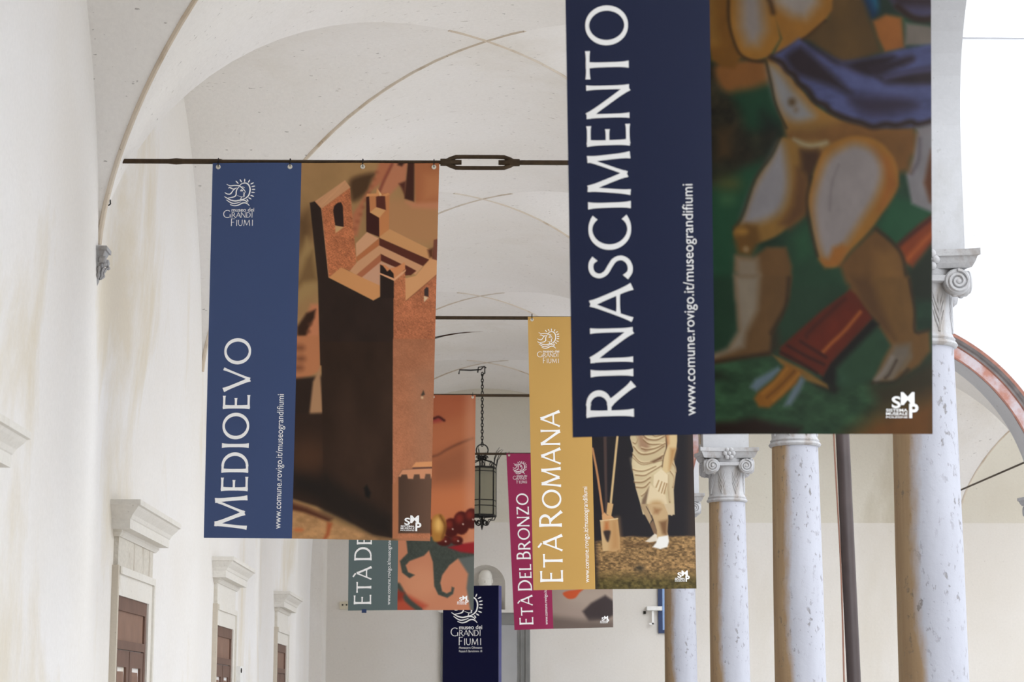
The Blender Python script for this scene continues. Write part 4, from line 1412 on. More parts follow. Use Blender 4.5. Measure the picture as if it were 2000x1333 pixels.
def paint_statue(x, y):
    p = Painter(x, y, (34, 32, 37))
    p.bm = 1.7
    I = lambda: p.crop(1150, 840, 8.332)
    J = lambda: p.crop(1150, 990, 7.841)
    I()
    p.poly([(1620, -2000), (1900, -2000), (1900, 2300), (1620, 2300)], (52, 44, 42), 60)
    J()
    edge = [(-100, 560), (120, 545), (300, 520), (480, 480), (700, 470), (900, 485), (1100, 470), (1300, 472), (1500, 465), (1900, 470), (1900, 1500), (-100, 1500)]

    def soil(x, y):
        f = fbm(x / 5, y / 2.6, 71, 5)
        d = np.clip((y - 1112) / 26, 0, 1)[:, None]
        a = np.array([136, 108, 74]) * (.35 + 1.2 * f)[:, None]
        b = np.array([86, 76, 44]) * (.4 + 1.1 * fbm(x / 6, y / 5, 75))[:, None]
        return a * (1 - d) + b * d
    p.poly(edge, soil, 14)
    p.poly([(470, 540), (700, 570), (1000, 560), (1000, 620), (560, 640)], (84, 62, 42), 30, False, .6)
    p.ell(780, 950, 70, 40, (40, 38, 34), 30, .8)
    p.poly([(-60, 100), (110, 200), (140, 1400), (-60, 1400)], (40, 34, 36), 30, False, .8)
    # stump with sticks
    I()
    p.poly([(230, -200), (285, -200), (302, 1400), (268, 1400)], (72, 58, 56), 10)
    p.line([(60, 330), (140, 760), (232, 1400)], 34, (176, 126, 88), 6)
    p.line([(505, -250), (470, 90), (358, 1210)], 36, (192, 166, 124), 6, False)
    J()
    p.poly([(288, -40), (376, -20), (342, 165), (268, 140)], (190, 154, 110), 5)
    p.poly([(200, 150), (240, 110), (280, 150), (330, 150), (400, 210), (300, 235), (205, 225)], (196, 150, 108), 6)
    p.poly([(172, 235), (300, 222), (440, 200), (455, 320), (475, 500), (478, 660), (420, 695), (300, 690), (215, 700), (190, 450)], (188, 158, 118), 5)
    p.poly([(340, 230), (442, 205), (475, 500), (478, 680), (330, 690)], (168, 128, 86), 50)
    p.line([(175, 237), (300, 224), (440, 204)], 14, (214, 190, 152), 5)
    p.poly([(245, 250), (300, 245), (310, 380), (230, 390)], (168, 104, 62), 26)
    p.poly([(228, 395), (326, 388), (322, 470), (300, 550), (275, 545), (245, 480)], (54, 44, 42), 12, True)
    # statue
    I()
    cloth = (182, 166, 136)
    p.poly([(700, -900), (1150, -900), (1300, -500), (1300, 60), (1240, 200), (700, 200), (640, -300)], cloth, 8)
    p.poly([(860, -900), (1010, -900), (1040, -820), (1280, -700), (1330, -420), (1300, 60), (1180, 100), (720, 60), (640, -300), (660, -700), (840, -810)], cloth, 10)
    p.poly([(860, -1000), (1000, -1000), (1010, -860), (850, -860)], (178, 150, 116), 10)
    p.poly([(840, -1150), (870, -1260), (960, -1290), (1040, -1240), (1060, -1130), (1040, -1020), (960, -950), (880, -990)], (196, 180, 150), 10, True)
    p.poly([(830, -1140), (850, -1270), (960, -1320), (1060, -1250), (1070, -1150), (1010, -1200), (900, -1200)], (150, 118, 84), 16, True)
    p.line([(920, -1110), (960, -1060), (935, -1050)], 12, (150, 116, 84), 10)
    p.line([(905, -1010), (950, -1005), (985, -1015)], 12, (140, 100, 74), 10)
    for k in range(7):
        p.line([(1260 - k * 20, -700 + k * 20), (1060 - k * 60, -420 + k * 40), (760 + k * 20, -180 + k * 40), (690 + k * 10, 40)], 18, (140, 114, 86), 20, True, .6)
    p.poly([(660, -680), (740, -640), (740, -200), (800, 40), (700, 60), (640, -280)], (190, 166, 130), 16)
    p.poly([(690, 40), (1245, 40), (1262, 400), (1390, 520), (1422, 700), (1385, 1000), (1400, 1400), (880, 1400), (830, 1200), (765, 980), (725, 760), (698, 580), (722, 350), (672, 160)], cloth, 5)
    p.poly([(790, 60), (930, 150), (1000, 330), (920, 390), (820, 300)], (148, 118, 96), 30)
    p.poly([(700, 500), (1000, 600), (1200, 480), (1180, 700), (900, 780), (740, 700)], (196, 182, 152), 40)
    dk = (120, 92, 66)
    for pts, w in (([(730, 300), (850, 420), (1050, 400), (1225, 290)], 20), ([(715, 420), (850, 560), (1050, 540), (1210, 440)], 16), ([(720, 480), (860, 590), (1040, 560), (1200, 520)], 10),
                   ([(715, 670), (800, 695), (920, 690), (1090, 620)], 16), ([(760, 760), (900, 770), (1000, 720), (1200, 600)], 16), ([(740, 880), (880, 875), (1000, 800)], 18),
                   ([(770, 960), (900, 960), (990, 880)], 20), ([(870, 80), (950, 170), (1100, 190), (1230, 130)], 20), ([(890, 190), (990, 260), (1190, 260)], 18),
                   ([(860, 330), (950, 350), (1100, 320), (1240, 250)], 18), ([(720, 230), (760, 250), (790, 180), (780, 90)], 14), ([(1000, 70), (1080, 130), (1220, 100)], 14),
                   ([(1330, 700), (1390, 800), (1370, 960)], 16), ([(1290, 760), (1300, 1000), (1320, 1200)], 18), ([(860, 1100), (930, 1040), (980, 950)], 16), ([(1360, 560), (1410, 640), (1420, 720)], 14)):
        p.line(pts, w, dk, 9)
        p.line([(a, b - w * 1.3) for a, b in pts], w * .8, (212, 196, 164), 9, True, .7)
    p.poly([(1010, 540), (1200, 450), (1190, 500), (1060, 560)], (104, 78, 60), 16)
    p.poly([(1000, 930), (960, 1100), (900, 1350), (850, 1280), (870, 1160), (930, 1040)], (112, 92, 76), 14)
    p.poly([(990, 900), (1110, 1000), (1250, 1080), (1320, 1400), (960, 1400), (950, 1180)], (200, 184, 156), 14)
    p.ell(1100, 1240, 100, 60, (164, 132, 92), 40)
    # arm and hand
    p.poly([(1238, 30), (1440, 30), (1440, 200), (1428, 330), (1385, 500), (1310, 700), (1220, 745), (1195, 620), (1225, 450), (1275, 290)], (194, 172, 134), 6)
    p.poly([(1240, 30), (1300, 30), (1310, 250), (1270, 300)], (166, 122, 86), 20)
    p.poly([(1330, 330), (1420, 330), (1385, 500), (1310, 680)], (160, 122, 80), 30)
    p.line([(1245, 60), (1270, 280), (1220, 460), (1195, 630)], 12, (84, 64, 50), 8)
    p.poly([(1060, 760), (1180, 660), (1290, 760), (1288, 880), (1265, 980), (1220, 1075), (1185, 1070), (1150, 1030), (1100, 1000), (1050, 920)], (206, 192, 166), 8)
    for (x0, y0, x1, y1) in ((1140, 850, 1095, 960), (1190, 870, 1140, 1020), (1235, 890, 1185, 1050), (1270, 900, 1225, 1060)):
        p.line([(x0, y0), (x1, y1)], 14, (134, 100, 64), 8, False)
    J()
    p.poly([(790, -20), (905, -20), (975, 205), (932, 282), (850, 130)], (160, 138, 110), 6)
    p.line([(880, 20), (940, 130), (968, 205)], 10, (70, 56, 50), 6)
    p.poly([(1150, -20), (1306, -20), (1302, 130), (1272, 162), (1215, 120)], (184, 166, 140), 6)
    p.poly([(935, 285), (985, 225), (1035, 360), (1055, 455), (1000, 440)], (116, 92, 74), 6)
    p.poly([(1010, 430), (1058, 450), (1055, 540), (930, 560), (865, 548), (930, 500)], (200, 192, 182), 6)
    p.poly([(900, -20), (1150, -20), (1215, 120), (1218, 220), (1205, 400), (1228, 490), (1045, 490), (1042, 380), (985, 200)], (176, 150, 116), 6)
    p.poly([(1080, 250), (1205, 220), (1195, 460), (1130, 430)], (112, 82, 58), 24)
    p.poly([(1000, 40), (1110, 60), (1060, 130), (1000, 120)], (140, 104, 74), 24)
    p.poly([(1065, 480), (1215, 455), (1230, 545), (1205, 630), (1095, 662), (978, 632), (1030, 570)], (214, 214, 216), 8)
    return p.c


def paint_face(x, y):
    p = Painter(x, y, (176, 106, 74))
    p.bm = 1.4
    p.c *= (1.06 - .12 * np.clip((1000 - y) / 250, 0, 1))[:, None]
    L = lambda: p.crop(840, 680, 3.509)
    K = lambda: p.crop(660, 1000, 4.003)
    L()
    p.poly([(-400, 300), (400, 300), (400, 400), (200, 420), (-400, 560)], (156, 84, 58), 60)
    p.ell(40, 420, 200, 80, (164, 92, 64), 60)
    p.poly([(-200, 480), (20, 488), (60, 472), (98, 500), (60, 512), (0, 520), (-200, 540)], (150, 62, 56), 12)
    p.line([(-60, 490), (20, 488), (58, 476), (96, 500)], 14, (60, 28, 26), 8)
    p.line([(-200, 760), (20, 750), (110, 705), (190, 665), (290, 625)], 14, (86, 52, 40), 10)
    p.poly([(0, 760), (120, 710), (300, 630), (300, 900), (120, 960), (0, 960)], (150, 92, 66), 60)
    p.ell(120, 1060, 240, 90, (192, 116, 78), 80)
    p.poly([(245, 300), (320, 300), (320, 1400), (250, 1400)], (206, 150, 124), 36, False, .5)  # gloss on the curled right edge, painted into the print as a paler strip
    K()
    p.poly([(-100, 225), (1200, 225), (1200, 900), (-100, 900)], (192, 128, 100), 14)
    p.ell(640, 560, 160, 120, (200, 138, 108), 60)
    dk = (66, 72, 68)

    def dkf(x, y):
        return np.array(dk)[None, :] * (.85 + .3 * fbm(x / 3, y / 3, 91))[:, None]
    p.poly([(530, 200), (900, 200), (1080, 340), (1080, 400), (1000, 392), (940, 370), (870, 425), (815, 500), (800, 560), (815, 625), (850, 642), (885, 625), (890, 590), (910, 598), (900, 645),
            (855, 676), (785, 652), (752, 585), (742, 400), (712, 310), (672, 350), (560, 392), (530, 425), (548, 478), (600, 500), (560, 526), (502, 482), (484, 392), (545, 330)], dkf, 6)
    p.poly([(940, 372), (1080, 345), (1080, 800), (1040, 800), (1005, 600), (1018, 490)], (92, 98, 98), 10)
    p.poly([(860, 285), (960, 258), (1080, 240), (1080, 335), (960, 322)], (142, 36, 42), 10)
    p.poly([(440, 620), (560, 660), (700, 735), (640, 790), (440, 790)], (172, 78, 58), 20)
    p.line([(470, 580), (540, 690), (640, 770)], 40, dk, 10)
    p.poly([(440, 600), (520, 640), (500, 700), (440, 700)], (138, 54, 42), 16)
    # beads
    for (bx, by, rx, ry) in ((700, 130, 60, 70), (830, 235, 60, 40), (885, 135, 62, 78), (930, 232, 48, 36), (965, 95, 66, 92), (1045, 60, 60, 80), (640, 60, 60, 70)):
        p.ell(bx, by, rx, ry, (74, 26, 24), 8)
        p.ell(bx - rx * .25, by - ry * .35, rx * .4, ry * .35, (122, 44, 36), 20)
        p.ell(bx + rx * .2, by + ry * .1, 6, 6, (210, 190, 180), 5)
    p.poly([(733, 70), (780, 26), (830, 48), (848, 120), (822, 218), (765, 242), (735, 205)], (168, 118, 58), 8, True)
    p.ell(785, 110, 30, 50, (228, 184, 110), 26)
    p.line([(800, 40), (838, 120), (815, 215)], 14, (112, 70, 34), 12)
    return p.c


def paint_bronze(x, y):
    p = Painter(x, y, (128, 114, 108))
    p.crop(960, 870, 2.878)
    p.c *= (.85 + .25 * np.clip((y - 890) / 300, 0, 1))[:, None]
    for (cx, cy) in ((440, 300), (520, 470), (600, 330), (480, 650)):
        p.poly([(cx - 60, cy - 30), (cx + 20, cy - 50), (cx + 70, cy + 10), (cx, cy + 50), (cx - 50, cy + 30)], (162, 84, 54), 8, True)
    p.ell(560, 850, 150, 60, (150, 136, 128), 60)
    p.poly([(400, 838), (430, 822), (480, 815), (525, 805), (495, 832), (470, 862), (430, 866)], (172, 74, 42), 6, True)
    p.poly([(512, 936), (560, 890), (640, 846), (690, 880), (700, 950), (640, 985), (548, 992)], (56, 48, 50), 12)
    p.poly([(330, 960), (520, 985), (700, 985), (700, 1050), (330, 1050)], (98, 86, 82), 30)
    return p.c


# ------------------------------------------------------------------ banners
def make_banner(name_label, Y, corners, panel_rgb, title, hcap, hs, base, start, length, painter, gain, step, url, panel_w=.392, curl=.02, Wm=1.2, Hm=2.02, logo=True, smp=True, tab=False, gap=.15):
    """corners: TL TR BR BL in the photograph; a banner of Wm x Hm metres hung just in front of its rod"""
    P = [at(x, y, Y - .022) for x, y in corners]
    px = [np.array(c, float) for c in corners]
    top = (P[0] + P[1]) / 2
    bot = (P[2] + P[3]) / 2
    t = thing('museum_banner', (bot.x, Y, bot.z), name_label, 'banner', 'museum banners hanging from the tie rods')
    TL, TR, BR, BL = [np.array(p) for p in P]

    def S(a, b, lift=0.0):
        s, q = a / Wm, b / Hm
        p = TL * (1 - s) * (1 - q) + TR * s * (1 - q) + BR * s * q + BL * (1 - s) * q
        k = (1 - s) ** 5 * (.15 + .85 * q) * curl * 1.6 + s ** 5 * (.1 + .9 * q) * curl * 1.2 + curl * .22 * math.sin(s * 9 + 1) * q + .004 * math.sin(s * 15.7 + .8) * max(0, 1 - q * 3)
        return (p[0], p[1] + k - lift, p[2])

    def grid(name, a0, a1, mat, nx, ny, colours=None):
        me = bpy.data.meshes.new(name)
        off = root_loc(t)
        vs = [tuple(np.array(S(a0 + (a1 - a0) * i / nx, Hm * j / ny)) - np.array(off)) for j in range(ny + 1) for i in range(nx + 1)]
        fs = [(j * (nx + 1) + i, (j + 1) * (nx + 1) + i, (j + 1) * (nx + 1) + i + 1, j * (nx + 1) + i + 1) for j in range(ny) for i in range(nx)]
        me.from_pydata(vs, [], fs)
        me.materials.append(mat)
        me.polygons.foreach_set('use_smooth', [True] * len(fs))
        if colours is not None:
            q = np.array([[(a0 + (a1 - a0) * i / nx) / Wm, j / ny] for j in range(ny + 1) for i in range(nx + 1)])
            s, r = q[:, :1], q[:, 1:]
            pp = px[0] * (1 - s) * (1 - r) + px[1] * s * (1 - r) + px[2] * s * r + px[3] * (1 - s) * r
            c = lin(np.clip(colours(pp[:, 0].copy(), pp[:, 1].copy()), 0, 255)) * gain * np.array((1.02, 1.0, .92))
            at_ = me.color_attributes.new('print', 'FLOAT_COLOR', 'POINT')
            buf = np.ones((len(vs), 4), np.float32)
            buf[:, :3] = np.clip(c, 0, .9)
            at_.data.foreach_set('color', buf.ravel())
        me.update()
        o = bpy.data.objects.new(name, me)
        COL.objects.link(o)
        o.parent = t
        return o
    w = panel_w * Wm
    wpx = abs(corners[2][0] - corners[3][0])
    hpx = abs(corners[2][1] - corners[1][1])
    grid('colour_panel', 0, w, vinyl('banner_panel_' + title.split()[-1].lower(), panel_rgb), 24, 60)
    grid('printed_picture', w, Wm, M['print'], int(wpx * (1 - panel_w) / step), int(hpx / step), painter)

    def press(F, name, fn):
        me = bpy.data.meshes.new(name)
        off = np.array(root_loc(t))
        vs = []
        for (u, v, l) in F.v:
            a, b = fn(u, v)
            vs.append(tuple(np.array(S(a, b, .0015 + l)) - off))
        me.from_pydata(vs, [], F.f)
        me.materials.append(M['print_white'])
        o = bpy.data.objects.new(name, me)
        COL.objects.link(o)
        o.parent = t
        return o
    # title running upwards; u along, v away from the baseline
    F = Flat2D()
    L0 = F.word(title, hs, hcap, gap=gap)
    k = length / L0
    press(F, 'title_lettering', lambda u, v: (base - v, Hm - start - u * k))
    F = Flat2D()
    font_fit(F, 'www.comune.rovigo.it/museograndifiumi', 0, -.012, url[1], .034, .0)
    press(F, 'web_address', lambda u, v: (url[0] - v, Hm - url[2] - u))
    if logo:
        F = Flat2D()
        kk = .000266
        museum_logo(F, -150 * kk, -123 * kk, kk)
        press(F, 'museum_emblem', lambda u, v: (u, -v))
    if smp:
        F = Flat2D()
        kk = .0013
        smp_logo(F, 0, 0, kk)
        press(F, 'partner_mark', lambda u, v: (Wm - .158 + u, Hm - .132 - v))
    for gx in (.03, .41, .795, 1.172):
        b = MB()
        c = Vector(S(gx, .022, .002))
        b.tube([c + Vector((.009 * math.cos(i * math.pi / 7), 0, .009 * math.sin(i * math.pi / 7))) for i in range(14)], .0042, 6, True)
        b.disc(c + Vector((0, .001, 0)), (0, 1, 0), .006, .001, 12)
        b.build('eyelet', M['eyelet'], t, True)
        b = MB()
        zr = top.z + .012
        b.tube([c + Vector((0, -.002, .002)), Vector((c.x, Y - .026, zr - .006)), Vector((c.x, Y - .017, zr + .012)), Vector((c.x, Y + .004, zr + .014)), Vector((c.x, Y + .02, zr)),
                Vector((c.x, Y + .006, zr - .02)), c + Vector((0, .003, .004))], .0028, 6)
        b.build('tie_cord', M['cord'], t, True)
    if tab:
        b = MB()
        p = Vector(S(.155, Hm))
        b.box(p.x - .022, p.x + .022, p.y - .006, p.y + .004, p.z - .022, p.z + .012)
        b.build('weight_tab', M['navy_frame'], t)
    return t


def sway(corners, d=0):
    return corners


make_banner('nearest banner, dark blue with the word RINASCIMENTO and a painted figure in blue drapery', RODS[0],
            [(1099, -339), (1817.5, -345), (1826, 846), (1120, 851)], (37, 43, 68), 'RINASCIMENTO', .156, .14, .203, .06, 1.345, paint_figure, .66, 2.6, (.405, .745, .06), curl=.03)
make_banner('blue banner with the word MEDIOEVO and a brick castle tower model', RODS[1],
            [(415, 318), (858, 319), (840, 1057), (396, 1050)], (62, 78, 116), 'MEDIOEVO', .173, .143, .229, .044, 1.015, paint_castle, 1.1, 1.25, (.408, .71, .05), curl=.022)
make_banner('yellow banner with the words ETÀ ROMANA and an ancient draped statue', RODS[2],
            [(1031, 619), (1348, 621), (1361, 1150), (1042, 1153)], (196, 156, 88), 'ETÀ ROMANA', .167, .143, .219, .055, 1.26, paint_statue, 1.05, 1.25, (.41, .70, .05), panel_w=.378, curl=.02)
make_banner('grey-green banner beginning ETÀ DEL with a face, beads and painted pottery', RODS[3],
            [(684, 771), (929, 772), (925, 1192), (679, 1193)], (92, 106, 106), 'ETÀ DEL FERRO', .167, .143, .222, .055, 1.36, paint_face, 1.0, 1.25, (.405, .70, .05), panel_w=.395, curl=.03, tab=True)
make_banner('crimson banner with the words ETÀ DEL BRONZO, farthest of the five', RODS[4],
            [(989, 886), (1193, 888), (1198, 1226), (1005, 1231)], (150, 44, 84), 'ETÀ DEL BRONZO', .167, .143, .232, .055, 1.50, paint_bronze, 1.1, 1.6, (.405, .70, .05), panel_w=.392, curl=.025)
# ------------------------------------------------------------------ lantern
LX, LY = .13, 25.8
zt = EYE + 4.17
z_ring = at(937, 880, LY).z
z_top = at(937, 915, LY).z
z_bot = at(937, 1008, LY).z
z_tip = at(937, 1036, LY).z
t = thing('hanging_lantern', (LX, LY, z_tip), 'wrought iron lantern with glass panes hanging on a chain between the banners', 'lantern')
b = MB()
k = 0
z = z_ring + .075
while z < zt - .02:
    a = (k % 2) * math.pi / 2 + .3
    b.tube([(LX + .014 * math.cos(q) * math.cos(a), LY + .014 * math.cos(q) * math.sin(a), z + .026 * math.sin(q)) for q in np.linspace(0, 2 * math.pi, 13)[:-1]], .0065, 5, True)
    z += .041
    k += 1
b.build('chain', M['black_iron'], t, True)
b = MB()
b.tube([(LX + .075 * math.cos(q), LY, z_ring + .0 + .075 * math.sin(q)) for q in np.linspace(0, 2 * math.pi, 25)[:-1]], .008, 6, True)
b.build('hanging_ring', M['black_iron'], t, True)
HR = .185
hx = [(LX + HR * math.cos(math.pi / 3 * i + .35), LY + HR * math.sin(math.pi / 3 * i + .35)) for i in range(6)]
b = MB()
for (x, y) in hx:
    b.tube([(x, y, z_bot), (x, y, z_top)], .010, 6)
for zz, rr in ((z_bot, .014), (z_top, .014), (z_bot + .12, .007), (z_bot + .19, .007), (z_top - .05, .007)):
    b.tube([(x, y, zz) for x, y in hx], rr, 6, True)
for zz in (z_bot, z_top):
    for i in range(3):
        b.tube([(*hx[i], zz), (*hx[i + 3], zz)], .008, 5)
b.tube([(LX, LY, z_top), (LX, LY, z_ring - .07)], .010, 6)
b.build('frame', M['black_iron'], t, True)
for i in range(6):
    (xa, ya), (xb, yb) = hx[i], hx[(i + 1) % 6]
    b = MB()
    nx_, ny_ = (ya - yb), (xb - xa)
    L = math.hypot(nx_, ny_)
    nx_, ny_ = nx_ / L * .002, ny_ / L * .002
    b.add([(xa + nx_, ya + ny_, z_bot), (xb + nx_, yb + ny_, z_bot), (xb + nx_, yb + ny_, z_top), (xa + nx_, ya + ny_, z_top), (xa - nx_, ya - ny_, z_bot), (xb - nx_, yb - ny_, z_bot),
           (xb - nx_, yb - ny_, z_top), (xa - nx_, ya - ny_, z_top)], [(0, 1, 2, 3), (4, 7, 6, 5), (0, 4, 5, 1), (1, 5, 6, 2), (2, 6, 7, 3), (3, 7, 4, 0)])
    b.build('glass_pane', M['glass'], t)
    # scrolls above and below each corner, twig ornament outside
    a = math.pi / 3 * i + .35
    rad = lambda r, z: (LX + r * math.cos(a), LY + r * math.sin(a), z)
    b = MB()
    sp = lambda cr, cz, r0, tn, sg: [rad(cr + r0 * (1 - q / 22 * .75) * math.cos(sg * q / 22 * tn), cz + r0 * (1 - q / 22 * .75) * math.sin(sg * q / 22 * tn)) for q in range(23)]
    b.tube([rad(.01, z_ring - .12), rad(.05, z_top + .10), rad(.10, z_top + .085), rad(.15, z_top + .075), rad(HR, z_top + .05)], .007, 5)
    b.tube(sp(.045, z_top + .13, .035, 8, 1), .007, 5)
    b.tube(sp(HR - .035, z_top + .035, .035, 8, 1), .006, 5)
    b.tube([rad(.045, z_top + .165), rad(.02, z_top + .12)], .007, 5)
    b.build('upper_scroll', M['black_iron'], t, True)
    b = MB()
    b.tube(sp(.05, z_bot - .085, .042, 8, -1), .008, 5)
    b.tube([rad(HR, z_bot), rad(HR - .02, z_bot - .05), rad(.11, z_bot - .055), rad(.092, z_bot - .085)], .007, 5)
    b.build('lower_scroll', M['black_iron'], t, True)
    for d in (0, .03):
        b = MB()
        b.tube([rad(HR + .004, z_top + .01), rad(HR + .015 + d * .4, z_top + .11), rad(HR + .05 + d, z_top + .19), rad(HR + .10 + d * 1.4, z_top + .245 - d)], [.006, .006, .005, .002], 5)
        b.build('twig_ornament', M['black_iron'], t, True)
b = MB()
b.lathe([(.004, z_tip), (.018, z_tip + .05), (.012, z_tip + .08), (.03, z_tip + .12), (.014, z_tip + .15), (.01, z_bot)], 10, (LX, LY, 0))
b.build('finial', M['black_iron'], t, True)
b = MB()
b.tube([(LX - .30, LY, zt - .05), (LX - .29, LY, zt + .005), (LX - .15, LY, zt + .0), (LX - .02, LY, zt + .01), (LX + .02, LY, zt + .05), (LX + .05, LY, zt + .03)], .009, 6)
b.tube([(LX - .06, LY, zt - .03), (LX - .05, LY, zt + .04), (LX + .03, LY, zt + .05), (LX + .03, LY, zt - .04), (LX - .01, LY, zt - .06)], .009, 6)
b.build('ceiling_hook', M['black_iron'], t, True)

# ------------------------------------------------------------------ museum totem sign
SY = 21.6
pa, pb = at(866, 1145, SY), at(974, 1144, SY)
SWD = (pb.x - pa.x) / math.cos(R(16))
SZ = pa.z
t = thing('totem_sign', ((pa.x + pb.x) / 2, SY, 0), 'navy blue standing sign of the museum with white sun-face emblem', 'sign')
t.rotation_euler = (0, 0, R(-16))
DPT = .11


def loc_build(b, name, mats, **k):
    o = b.build(name, mats, None, **k)
    o.parent = t
    return o


b = MB()
b.loft([[(-SWD / 2, y0, .06), (SWD / 2, y0, .06), (SWD / 2, y0, SZ), (-SWD / 2, y0, SZ)] for y0 in (-.012, 0)])
loc_build(b, 'face_panel', M['navy'])
b = MB()
b.box(-SWD / 2, SWD / 2, 0.0, DPT, .05, SZ - .002)
loc_build(b, 'body', M['navy_edge'])
b = MB(); b.box(-SWD / 2 - .08, SWD / 2 + .08, -.1, DPT + .1, 0, .05); loc_build(b, 'base_plate', M['iron'])
F = Flat2D()
kk = SWD / 1085.0
museum_logo(F, -SWD / 2 - 232 * kk, SZ + 78 * kk, kk * .98 if False else kk, 1.0)
q = lambda x, y: (-SWD / 2 - 232 * kk + x * kk, SZ + 78 * kk - y * kk)
font_fit(F, 'Monastero Olivetano', *q(552, 1252), *q(1000, 1212))
font_fit(F, 'Piazzale S. Bartolomeo, 18', *q(552, 1322), *q(1000, 1278))
me = bpy.data.meshes.new('emblem_lettering')
me.from_pydata([(u, -.0135 - l, v) for u, v, l in F.v], [], F.f)
me.materials.append(M['print_white'])
o = bpy.data.objects.new('emblem_lettering', me); COL.objects.link(o); o.parent = t

# ------------------------------------------------------------------ niche bust
t = thing('marble_bust', (NX, YE + .06, NZ0), 'white marble bust in the arched niche above the grey door', 'bust')
b = MB()
c = Vector((NX, YE + .05, 0))
b.lathe([(.08, NZ0), (.085, NZ0 + .02), (.06, NZ0 + .04), (.05, NZ0 + .08), (.06, NZ0 + .1)], 20, (NX, YE + .06, 0))
b.build('socle', M['marble_bust'], t, True)
b = MB()
sec = [(.10, .07, NZ0 + .10), (.19, .09, NZ0 + .16), (.21, .10, NZ0 + .24), (.17, .09, NZ0 + .30), (.075, .065, NZ0 + .345), (.06, .06, NZ0 + .40), (.07, .08, NZ0 + .43), (.085, .105, NZ0 + .48),
       (.092, .115, NZ0 + .54), (.09, .115, NZ0 + .60), (.07, .09, NZ0 + .65), (.03, .04, NZ0 + .675)]
b.loft([[(NX + rx * math.cos(a), YE + .06 + ry * math.sin(a) - (.02 if z > NZ0 + .4 else 0), z) for a in np.linspace(0, 2 * math.pi, 25)[:-1]] for rx, ry, z in sec])
# brow, nose, mouth, ears
fy = YE + .04 - .105
b.tube([(NX - .05, fy + .012, NZ0 + .55), (NX, fy - .002, NZ0 + .555), (NX + .05, fy + .012, NZ0 + .55)], .012, 6)
b.loft([[(NX - .006, fy, NZ0 + .55), (NX + .006, fy, NZ0 + .55), (NX, fy - .006, NZ0 + .55)], [(NX - .016, fy, NZ0 + .495), (NX + .016, fy, NZ0 + .495), (NX, fy - .03, NZ0 + .495)]])
b.tube([(NX - .028, fy + .012, NZ0 + .465), (NX, fy + .004, NZ0 + .468), (NX + .028, fy + .012, NZ0 + .465)], .007, 6)
for sg in (1, -1):
    b.ball((NX + sg * .034, fy + .018, NZ0 + .53), .013, 6)
    b.ball((NX + sg * .093, YE + .04, NZ0 + .52), .026, 6, .4, .7, 1.2)
b.build('figure', M['marble_bust'], t, True)

# ------------------------------------------------------------------ grey doorway in the end wall
t = thing('door_5', (NX, YE, 0), kind='structure')
pr_ = at(1035, 1230, YE)
hw = pr_.x - NX
ztop = at(1000, 1192, YE).z
b = MB()
for sg in (1, -1):
    b.box(NX + sg * hw - .16 * (sg > 0), NX + sg * hw + .16 * (sg < 0), YE - .05, YE + .02, 0, ztop - .04)
    b.box(NX + sg * (hw - .05) - .012, NX + sg * (hw - .05) + .012, YE - .07, YE - .04, 0, ztop - .06)
    b.box(NX + sg * (hw - .12) - .01, NX + sg * (hw - .12) + .01, YE - .065, YE - .04, 0, ztop - .12)
b.box(NX - hw + .16, NX + hw - .16, YE - .05, YE + .02, ztop - .2, ztop - .04)
b.build('door_frame', M['grey_frame'], t)
b = MB()
b.box(NX - hw - .03, NX + hw + .03, YE - .09, YE + .02, ztop - .04, ztop + .0)
b.build('cornice', M['end_wall'], t)
for (xa, xb) in ((NX - hw + .16, NX - .004), (NX + .004, NX + hw - .16)):
    b = MB()
    b.box(xa, xb, YE - .03, YE + .01, 0, ztop - .2)
    b.box(xa + .06, xb - .06, YE - .036, YE - .028, 1.2, ztop - .3)
    b.box(xa + .06, xb - .06, YE - .036, YE - .028, .15, 1.05)
    b.build('door_leaf', M['grey_panel'], t)

# ------------------------------------------------------------------ small fittings
p = at(1262, 1188, YE); q_ = at(1284, 1192, YE)
t = thing('wall_bracket', (p.x, YE, p.z), 'small white metal bracket on the end wall under the yellow banner', 'bracket')
b = MB(); b.box(p.x, q_.x + .05, YE - .16, YE + .01, p.z - .04, p.z + .012); b.build('arm', M['white_metal'], t)
b = MB()
z2 = at(1272, 1221, YE).z
xm = at(1274, 1200, YE).x
b.box(xm - .014, xm + .014, YE - .1, YE - .075, z2, p.z - .03); b.box(xm - .05, xm + .012, YE - .1, YE - .075, z2 - .004, z2 + .02)
b.build('hanger', M['white_metal'], t)
b = MB(); b.box(p.x - .04, p.x - .005, YE - .02, YE + .01, p.z - .085, p.z - .045); b.build('dark_fixing', M['dark_hole'], t)

pa_, pb_ = at(664, 1176, YE), at(690, 1191, YE)
t = thing('wall_socket', ((pa_.x + pb_.x) / 2, YE, (pa_.z + pb_.z) / 2), 'beige wall socket plate with two dark holes at the left of the end wall', 'socket')
b = MB(); b.box(pa_.x, pb_.x, YE - .03, YE + .01, pb_.z, pa_.z); b.build('plate', M['beige_box'], t)
for px_ in (669.5, 677):
    c = at(px_, 1182.5, YE)
    b = MB(); b.disc((c.x, YE - .032, c.z), (0, 1, 0), .011, .01, 12); b.build('socket_hole', M['dark_hole'], t)

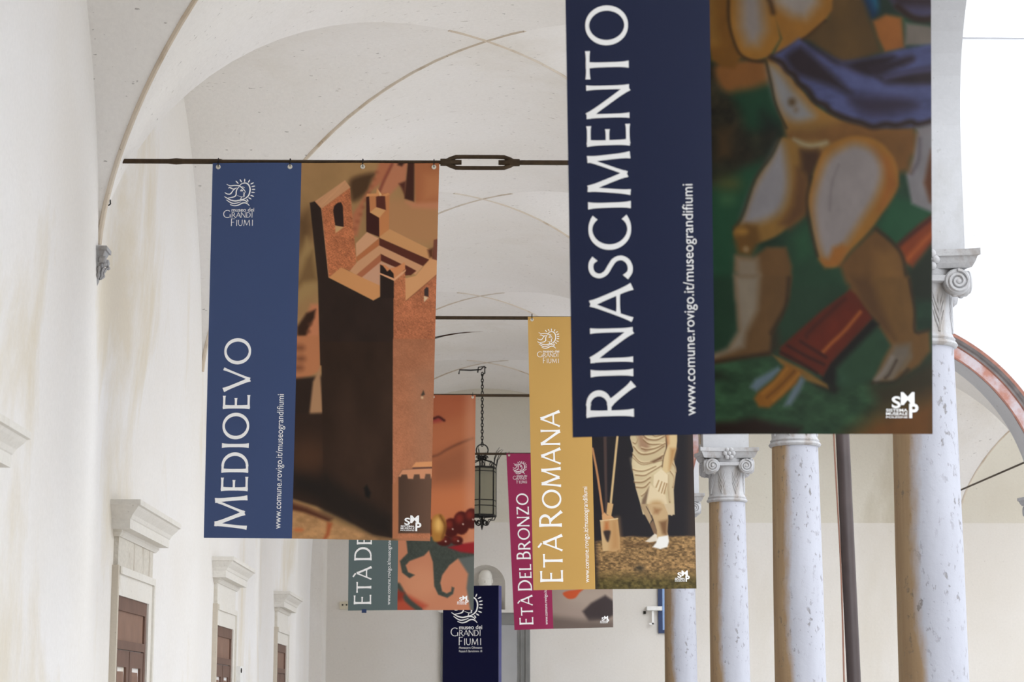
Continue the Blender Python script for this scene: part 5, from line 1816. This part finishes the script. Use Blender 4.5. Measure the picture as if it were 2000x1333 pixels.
pa_ = at(1284.5, 1150, YE); pb_ = at(1286.5, 1238, YE)
t = thing('framed_board', (pa_.x + .23, YE, pb_.z), 'navy framed pale blue board on the end wall, half hidden by the farthest column', 'board')
x0, x1, z0_, z1_ = pa_.x, pa_.x + .44, pb_.z, pb_.z + .85
b = MB()
for (xa, xb, za, zb) in ((x0, x0 + .058, z0_, z1_), (x1 - .058, x1, z0_, z1_), (x0 + .058, x1 - .058, z0_, z0_ + .045), (x0 + .058, x1 - .058, z1_ - .045, z1_)):
    b.box(xa, xb, YE - .05, YE + .01, za, zb)
b.build('frame', M['navy_frame'], t)
b = MB(); b.box(x0 + .05, x1 - .05, YE - .03, YE + .005, z0_ + .04, z1_ - .04); b.build('panel', M['sky_blue'], t)

# intercom by the third door
c = Vector((XL - .02, 17.86, EYE + .30))
t = thing('intercom', c, 'small white intercom panel on the left wall beyond the second of the full doorways', 'intercom')
b = MB(); b.box(c.x - .02, c.x + .05, c.y - .12, c.y + .10, c.z - .5, c.z); b.build('case', M['white_metal'], t)
b = MB(); b.disc((c.x + .051, c.y - .06, c.z - .035), (1, 0, 0), .02, .012, 10); b.build('button', M['dark_hole'], t)

# downpipe and cable in the courtyard
PY = 15.9
pa_, pb_ = at(1645.5, 850, PY), at(1668, 1333, PY)
d = (pb_ - pa_) / (pb_.z - pa_.z)
t = thing('downpipe', (pb_.x + d.x * -pb_.z, PY, 0), 'dark brown metal downpipe between two marble columns', 'downpipe')
b = MB()
f = lambda z: (pa_ + d * (min(z, 3.8) - pa_.z)) + Vector((0, 0, max(0, z - 3.8)))
b.tube([f(.02), f(2.0), f(3.7), f(3.9), f(9.2)], .054, 20)
b.build('pipe', M['pipe'], t, True)
for zz in (1.2, 5.6):
    b = MB(); b.tube([f(zz - .06), f(zz + .06)], .059, 20); b.box(XO + .001, f(zz).x, PY - .01, PY + .01, zz - .01, zz + .01)
    b.build('collar', M['pipe'], t, True)
ca, cb_ = at(1630, 850, PY), at(1650, 1333, PY)
d2 = (cb_ - ca) / (cb_.z - ca.z)
g = lambda z: (ca + d2 * (min(z, 3.8) - ca.z)) + Vector((0, 0, max(0, z - 3.8)))
b = MB()
b.tube([g(z) + Vector((.006 * math.sin(z * 3), 0, 0)) for z in np.linspace(.0, 9.0, 40)], .0065, 6)
tag(b.build('earth_cable', M['cable'], None, True, origin=(g(0).x, PY, 0)), 'thin rusty cable running up beside the downpipe', 'cable')

# two small iron hooks below the nearest rod end
for zz, lb in ((2.75, 'upper of two tiny iron hooks below the left end of the turnbuckle rod'), (2.66, 'lower of two tiny iron hooks below the left end of the turnbuckle rod')):
    b = MB()
    c = Vector((XL + .0, RODS[1] + .02, EYE + zz))
    b.tube([c + Vector((-.05, 0, 0)), c + Vector((.03, 0, .012)), c + Vector((.05, 0, 0)), c + Vector((.052, 0, -.02)), c + Vector((.04, 0, -.03))], .004, 6)
    tag(b.build('wall_hook', M['black_iron'], None, True, origin=c), lb, 'hook')
